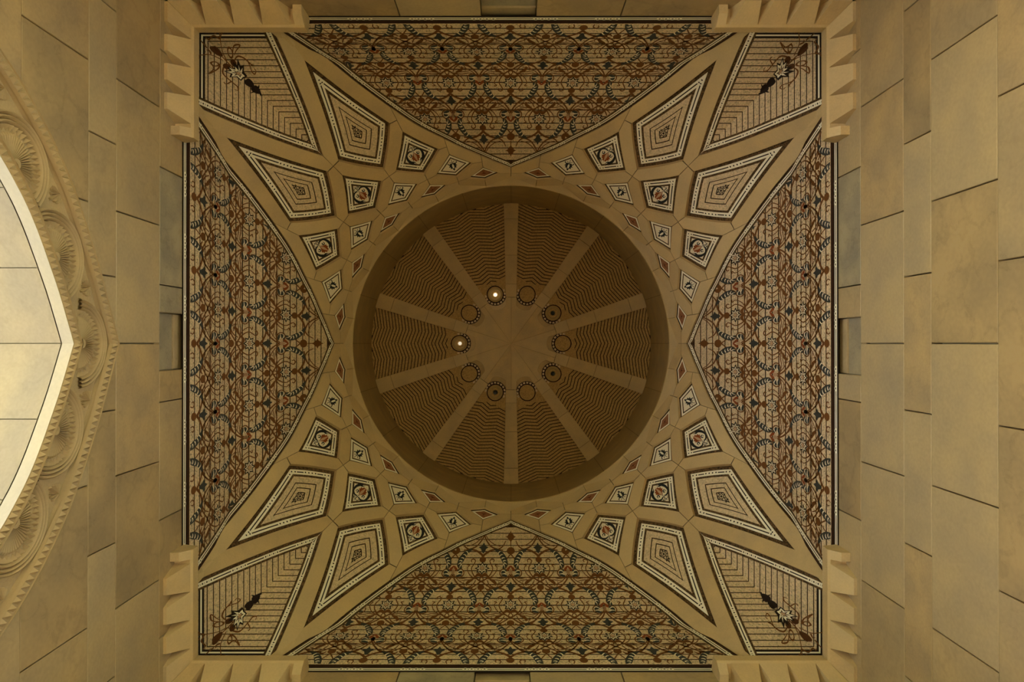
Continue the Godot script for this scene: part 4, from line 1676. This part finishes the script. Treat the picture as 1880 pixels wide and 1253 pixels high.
func carved_arch(to: Callable) -> void:
	var at: Vector3 = to.call(0.0, 5.9, 0.0)
	var t := thing("carved_arch", "pointed arch band carved with fluted shell fans and rows of teeth", "carved arch", at)
	var view: Vector3 = to.call(0.0, 4.0, 40.0)
	# ground of the band
	var g := Mb.new()
	g.view = view
	var body := [[0.0, 0.012], [0.085, 0.012], [0.10, -0.040], [0.495, -0.040], [0.51, 0.020], [0.60, 0.020], [0.612, -0.0], [0.612, -0.08]]
	for s in [-1.0, 1.0]:
		for i in body.size() - 1:
			var p := arc_points(arch_side(body[i][0]))
			var q := arc_points(arch_side(body[i + 1][0]))
			for j in p.size() - 2:
				var a: Vector2 = p[j][0]
				var b: Vector2 = p[j + 1][0]
				var c: Vector2 = q[j + 1][0]
				var d: Vector2 = q[j][0]
				g.quad(to.call(s * a.x, a.y, body[i][1]), to.call(s * b.x, b.y, body[i][1]), to.call(s * c.x, c.y, body[i + 1][1]), to.call(s * d.x, d.y, body[i + 1][1]))
	part("band_ground", g, M.carved, t, at, 20.0)
	# rows of pointed teeth along both borders
	for row in [[0.045, 0.058, 0.034, 0.012], [0.545, 0.062, 0.036, 0.020]]:
		var b := Mb.new()
		b.view = view
		for s in [-1.0, 1.0]:
			var pts := arc_points(arch_side(row[0]))
			var l := 0.03
			while l < 4.2:
				var e := along(pts, l)
				var c: Vector2 = e[0]
				var d: Vector2 = e[1]
				var n := Vector2(-d.y, d.x)
				var w: float = row[2]
				var top: Vector2 = c + n * w * 0.2
				var cs := [c + d * row[1] * 0.48 - n * w, c - d * row[1] * 0.48 - n * w, c + n * w]
				var ap: Vector3 = to.call(s * (c.x - d.x * 0.012), c.y - d.y * 0.012, row[3] + 0.040)
				for i in 3:
					var p: Vector2 = cs[i]
					var q: Vector2 = cs[(i + 1) % 3]
					b.tri(to.call(s * p.x, p.y, row[3] - 0.001), to.call(s * q.x, q.y, row[3] - 0.001), ap)
				l += row[1]
		part("tooth_row", b, M.carved, t, at, 0.0, "stuff")
	for off in [0.09, 0.505, 0.605]:
		var b := Mb.new()
		b.view = view
		for s in [-1.0, 1.0]:
			var pts := arc_points(arch_side(off))
			for j in range(0, pts.size() - 9, 1):
				var p: Vector2 = pts[j][0]
				var q: Vector2 = pts[j + 1][0]
				ridge(b, to, Vector2(s * p.x, p.y), Vector2(s * q.x, q.y), 0.016, 0.0, 0.030)
		part("fillet", b, M.carved, t, at, 0.0, "stuff")
	# shell fans
	var line := arc_points(arch_side(0.10))
	var spots := [[line[0][0], Vector2(0, 1)]]
	for k in range(1, 5):
		var e := along(line, 0.80 * k)
		var n := Vector2(-e[1].y, e[1].x)
		spots.append([e[0], n])
		spots.append([Vector2(-e[0].x, e[0].y), Vector2(-n.x, n.y)])
	for sp in spots:
		var c: Vector2 = sp[0]
		var ax: Vector2 = sp[1]
		var pt := func(r: float, a: float) -> Vector2: return c + ax.rotated(a) * r
		var f := Mb.new()
		f.view = view
		var fn := 27
		for i in fn:      # rounded reeds parted by narrow grooves
			var a := lerpf(-1.62, 1.62, (i + 0.5) / fn)
			var hw := 1.62 / fn
			var rows := []
			for e in [[0.055, -0.020], [0.13, -0.012], [0.215, -0.004], [0.236, -0.020]]:
				var reed := []
				for w in [[-1.0, 0.0], [-0.62, 0.72], [0.0, 1.0], [0.62, 0.72], [1.0, 0.0]]:
					var p: Vector2 = pt.call(e[0], a + hw * w[0] * (0.35 if e[0] > 0.23 else 1.0))
					reed.append(to.call(p.x, p.y, lerpf(-0.039, e[1], w[1])))
				rows.append(reed)
			for k in 3:
				f.strip(rows[k], rows[k + 1])
		part("shell_fan", f, M.carved, t, at, 0.0, "stuff")
		# boss
		var bo := Mb.new()
		bo.view = view
		for i in 12:
			var a0 := lerpf(-1.7, 1.7, i / 12.0)
			var a1 := lerpf(-1.7, 1.7, (i + 1) / 12.0)
			var prev0: Vector2 = pt.call(0.06, a0)
			var prev1: Vector2 = pt.call(0.06, a1)
			var in0: Vector2 = pt.call(0.04, a0)
			var in1: Vector2 = pt.call(0.04, a1)
			bo.quad(to.call(prev0.x, prev0.y, -0.039), to.call(prev1.x, prev1.y, -0.039), to.call(in1.x, in1.y, 0.024), to.call(in0.x, in0.y, 0.024))
			bo.tri(to.call(c.x, c.y, 0.028), to.call(in1.x, in1.y, 0.024), to.call(in0.x, in0.y, 0.024))
		part("boss", bo, M.carved, t, at, 40.0)
		# ring of teeth
		var z := Mb.new()
		z.view = view
		var zn := 19
		for i in zn:
			var a := lerpf(-1.55, 1.55, (i + 0.5) / zn)
			var hw := 1.55 / zn
			var cs := [pt.call(0.300, a - hw), pt.call(0.300, a + hw), pt.call(0.246, a)]
			var ap: Vector2 = pt.call(0.292, a)
			for k in 3:
				var p: Vector2 = cs[k]
				var q: Vector2 = cs[(k + 1) % 3]
				z.tri(to.call(p.x, p.y, -0.039), to.call(q.x, q.y, -0.039), to.call(ap.x, ap.y, 0.002))
		part("tooth_ring", z, M.carved, t, at, 0.0, "stuff")
		# three rounded mouldings
		for r in [0.318, 0.352, 0.386]:
			var m := Mb.new()
			m.view = view
			var prof := [[-0.017, -0.036], [-0.011, -0.006], [0.0, 0.006], [0.011, -0.006], [0.017, -0.036]]
			for i in 26:
				var a0 := lerpf(-1.52, 1.52, i / 26.0)
				var a1 := lerpf(-1.52, 1.52, (i + 1) / 26.0)
				for k in 4:
					var p: Vector2 = pt.call(r + prof[k][0], a0)
					var q: Vector2 = pt.call(r + prof[k][0], a1)
					var p2: Vector2 = pt.call(r + prof[k + 1][0], a0)
					var q2: Vector2 = pt.call(r + prof[k + 1][0], a1)
					m.quad(to.call(p.x, p.y, prof[k][1]), to.call(q.x, q.y, prof[k][1]), to.call(q2.x, q2.y, prof[k + 1][1]), to.call(p2.x, p2.y, prof[k + 1][1]))
			part("moulding", m, M.carved, t, at, 40.0)
	# little stars in the spandrels between the fans
	for s in [-1.0, 1.0]:
		var l2 := arc_points(arch_side(0.43))
		var l1 := arc_points(arch_side(0.10))
		for k in 5:
			var e := along(l1, 0.40 + 0.80 * k)
			var n := Vector2(-e[1].y, e[1].x)
			var c: Vector2 = e[0] + n * 0.335
			var b := Mb.new()
			b.view = view
			for i in 7:
				var a := lerpf(-1.5, 1.5, i / 6.0) + PI
				var tip: Vector2 = c + n.rotated(a) * (0.075 if i != 3 else 0.10)
				ridge(b, to, Vector2(s * (c.x + n.x * 0.02), c.y + n.y * 0.02), Vector2(s * tip.x, tip.y), 0.022, -0.039, -0.010)
			part("spandrel_star", b, M.carved, t, at, 0.0, "stuff")

# ------------------------------------------------------------------ cornices under the corner panels
func build_cornice() -> void:
	var labels := [
		"L-shaped dentil cornice in the corner between the upper lunette and the lit slab wall",
		"L-shaped dentil cornice in the corner between the lower lunette and the lit slab wall",
		"L-shaped dentil cornice in the corner between the carved arch and the lower lunette",
		"L-shaped dentil cornice in the dim corner between the carved arch and the upper lunette"]
	var at := Vector3(W, 7.7 + EYE, W)
	var t := thing("corner_cornice", labels[0], "cornice", at, "dentil cornices of the four corners")
	var lip_x := W - 0.20
	var end := 2.33
	for arm in 2:
		# (along, height, distance from the wall)
		var to := func(a: float, h: float, d: float) -> Vector3: return Vector3(a, h + EYE, W - d) if arm == 0 else Vector3(W - d, h + EYE, a)
		var ledge := Mb.new()
		# profile of the ledge: (distance from wall, height)
		var prof := [Vector2(0.0, 7.70), Vector2(0.175, 7.70), Vector2(0.20, 7.725), Vector2(0.20, 7.76), Vector2(0.195, 7.765), Vector2(0.195, 7.86), Vector2(0.0, 7.92)]
		for i in prof.size() - 1:
			var p: Vector2 = prof[i]
			var q: Vector2 = prof[i + 1]
			ledge.view = to.call(2.5, 7.0, 3.0) if i < 5 else to.call(2.5, 20.0, 0.1)
			ledge.quad(to.call(end, p.y, p.x), to.call(W - p.x, p.y, p.x), to.call(W - q.x, q.y, q.x), to.call(end, q.y, q.x))
		ledge.view = to.call(-5.0, 7.7, 0.1)
		for i in range(1, prof.size() - 1):
			ledge.tri(to.call(end, prof[0].y, prof[0].x), to.call(end, prof[i].y, prof[i].x), to.call(end, prof[i + 1].y, prof[i + 1].x))
		part("ledge", ledge, M.rib_a, t, at)
		# the slanting dentils
		for k in range(-1, 4):
			var a_hi := 3.44 - 0.32 * k
			var a_lo := a_hi - 0.32
			var q := [[a_lo + 0.003, 7.70, 0.180], [a_hi - 0.003, 7.70, 0.180], [a_hi - 0.05, 7.455, 0.035], [a_lo + 0.09, 7.455, 0.035]]
			if k == -1:
				q = [[3.443, 7.70, 0.180], [W - 0.182, 7.70, 0.180], [W - 0.037, 7.455, 0.035], [3.53, 7.455, 0.035]]
			if k == 3:
				q = [[end, 7.70, 0.185], [end + 0.105, 7.70, 0.185], [end + 0.10, 7.60, 0.10], [end, 7.60, 0.10]]
			var b := Mb.new()
			var f := []
			var g := []
			for e in q:
				f.append(to.call(e[0], e[1], e[2]))
				g.append(to.call(e[0], e[1], 0.0))
			b.core = (f[0] + f[1] + f[2] + f[3] + g[0] + g[1] + g[2] + g[3]) / 8.0
			b.quad(f[0], f[1], f[2], f[3])
			for i in 4:
				b.quad(f[i], f[(i + 1) % 4], g[(i + 1) % 4], g[i])
			part("dentil", b, [M.rib_a, M.rib_b, M.rib_c][rng.randi() % 3], t, at)
	for q in range(1, 4):
		turned(t, "corner_cornice", 90.0 * q, labels[q])

# ------------------------------------------------------------------ the scene
const SUN_ENERGY := 4.0
const SKY_ENERGY := 1.0
const EXPOSURE := 6.6
const LAMP_GLOW := 0.24
const LAMP_ENERGY := 0.001

func _ready() -> void:
	rng.seed = 11
	# camera: on the floor's middle, looking straight up
	var cam := Camera3D.new()
	cam.name = "camera"
	add_child(cam)
	var tilt := atan(4.5 / 1253.0)
	cam.transform = Transform3D(Basis(Vector3(1, 0, 0), Vector3(0, -sin(tilt), cos(tilt)), Vector3(0, -cos(tilt), -sin(tilt))), Vector3(0.02, EYE, 0))
	cam.fov = rad_to_deg(2.0 * atan(626.5 / 1253.0))
	cam.near = 0.05
	cam.far = 300.0
	cam.current = true
	# sky, sun, exposure
	var env := Environment.new()
	env.background_mode = Environment.BG_SKY
	var sky := Sky.new()
	var sm := ProceduralSkyMaterial.new()
	sm.sky_top_color = Color(0.36, 0.52, 0.78)
	sm.sky_horizon_color = Color(0.82, 0.84, 0.84)
	sm.ground_bottom_color = Color(0.55, 0.48, 0.38)
	sm.ground_horizon_color = Color(0.75, 0.70, 0.62)
	sm.sky_energy_multiplier = SKY_ENERGY
	sm.ground_energy_multiplier = SKY_ENERGY
	sky.sky_material = sm
	env.sky = sky
	env.tonemap_mode = Environment.TONE_MAPPER_LINEAR
	env.tonemap_exposure = EXPOSURE
	env.sdfgi_enabled = true
	env.ssao_enabled = true
	env.ssil_enabled = true
	var we := WorldEnvironment.new()
	we.name = "environment"
	we.environment = env
	add_child(we)
	var sun := DirectionalLight3D.new()
	sun.name = "sun"
	sun.light_color = Color(1.0, 0.985, 0.96)
	sun.light_energy = SUN_ENERGY
	sun.light_angular_distance = 0.5
	sun.shadow_enabled = true
	add_child(sun)
	sun.look_at_from_position(Vector3(3.2, 10, 8.0), Vector3.ZERO)
	make_materials()
	make_chart()
	make_edges()
	make_mitres()
	make_lunette_profile()
	make_corner_profile()
	# floor, ground outside, and an added cover against light from above
	var f := Mb.new()
	f.box(Vector3(-W - 1.2, -0.2, -W - 1.2), Vector3(W + 1.2, 0, W + 1.2))
	var fl := structure("floor", "marble floor of the bay")
	part("floor_slab", f, M.floor_marble, fl)
	var g := Mb.new()
	g.box(Vector3(-90, -0.4, -90), Vector3(90, -0.2, 90))
	var gr := structure("ground", "added unseen grass and pale paths that bounce daylight into the archways")
	part("added_lawn", g, M.added_lawn, gr)  # dark grass added so that only the paths bounce much light
	var pv := Mb.new()
	pv.box(Vector3(-75, -0.2, -2.0), Vector3(-8.0, -0.1, 2.0))
	part("added_path", pv, M.bounce_paving, gr)  # added out of view to bounce sun through the carved arch
	var pr := Mb.new()
	pr.box(Vector3(10, -0.2, -2.0), Vector3(45, -0.1, 2.0))
	part("added_path", pr, M.bounce_paving, gr)  # added out of view to bounce light through the opposite opening
	var rf := Mb.new()
	rf.box(Vector3(-W - 1.3, 19.2, -W - 1.3), Vector3(W + 1.3, 19.5, W + 1.3))
	var ro := structure("added_cover", "added unseen cover over the dome that shuts out skylight")
	part("cover_slab", rf, M.plaster, ro)  # added to keep sky light from leaking in above the vault
	# walls: (along, height, out of the face) in the scene
	var to_left := func(a: float, h: float, d: float) -> Vector3: return Vector3(-W + d, h + EYE, a)
	var to_right := func(a: float, h: float, d: float) -> Vector3: return Vector3(W - d, h + EYE, a)
	var to_top := func(a: float, h: float, d: float) -> Vector3: return Vector3(a, h + EYE, W - d)
	var to_bottom := func(a: float, h: float, d: float) -> Vector3: return Vector3(a, h + EYE, -W + d)
	wall("wall_left", "marble slab wall around the carved arch", to_left, true, true, true, 0.02)
	wall("wall_right", "marble slab wall opposite the carved arch, brightly lit", to_right, true, false, true, -0.03, 1.1)  # lower arch opening added out of view to light the facing wall
	wall("wall_top", "marble slab wall below the upper lunette", to_top, true, false, false, -0.02)  # arch opening added out of view to bring in sun and daylight
	wall("wall_bottom", "marble slab wall below the lower lunette", to_bottom, false, false, false, -0.09)
	archway("archway_left", "pale daylit soffit inside the carved arch", to_left)
	archway("added_archway_top", "added unseen archway soffit under the upper lunette, there for its daylight", to_top)  # lines the added opening that lets daylight in
	carved_arch(to_left)
	build_cornice()
	build_lunette()
	build_corner()
	build_ribs()
	build_coffers()
	build_drum()
	build_dome()
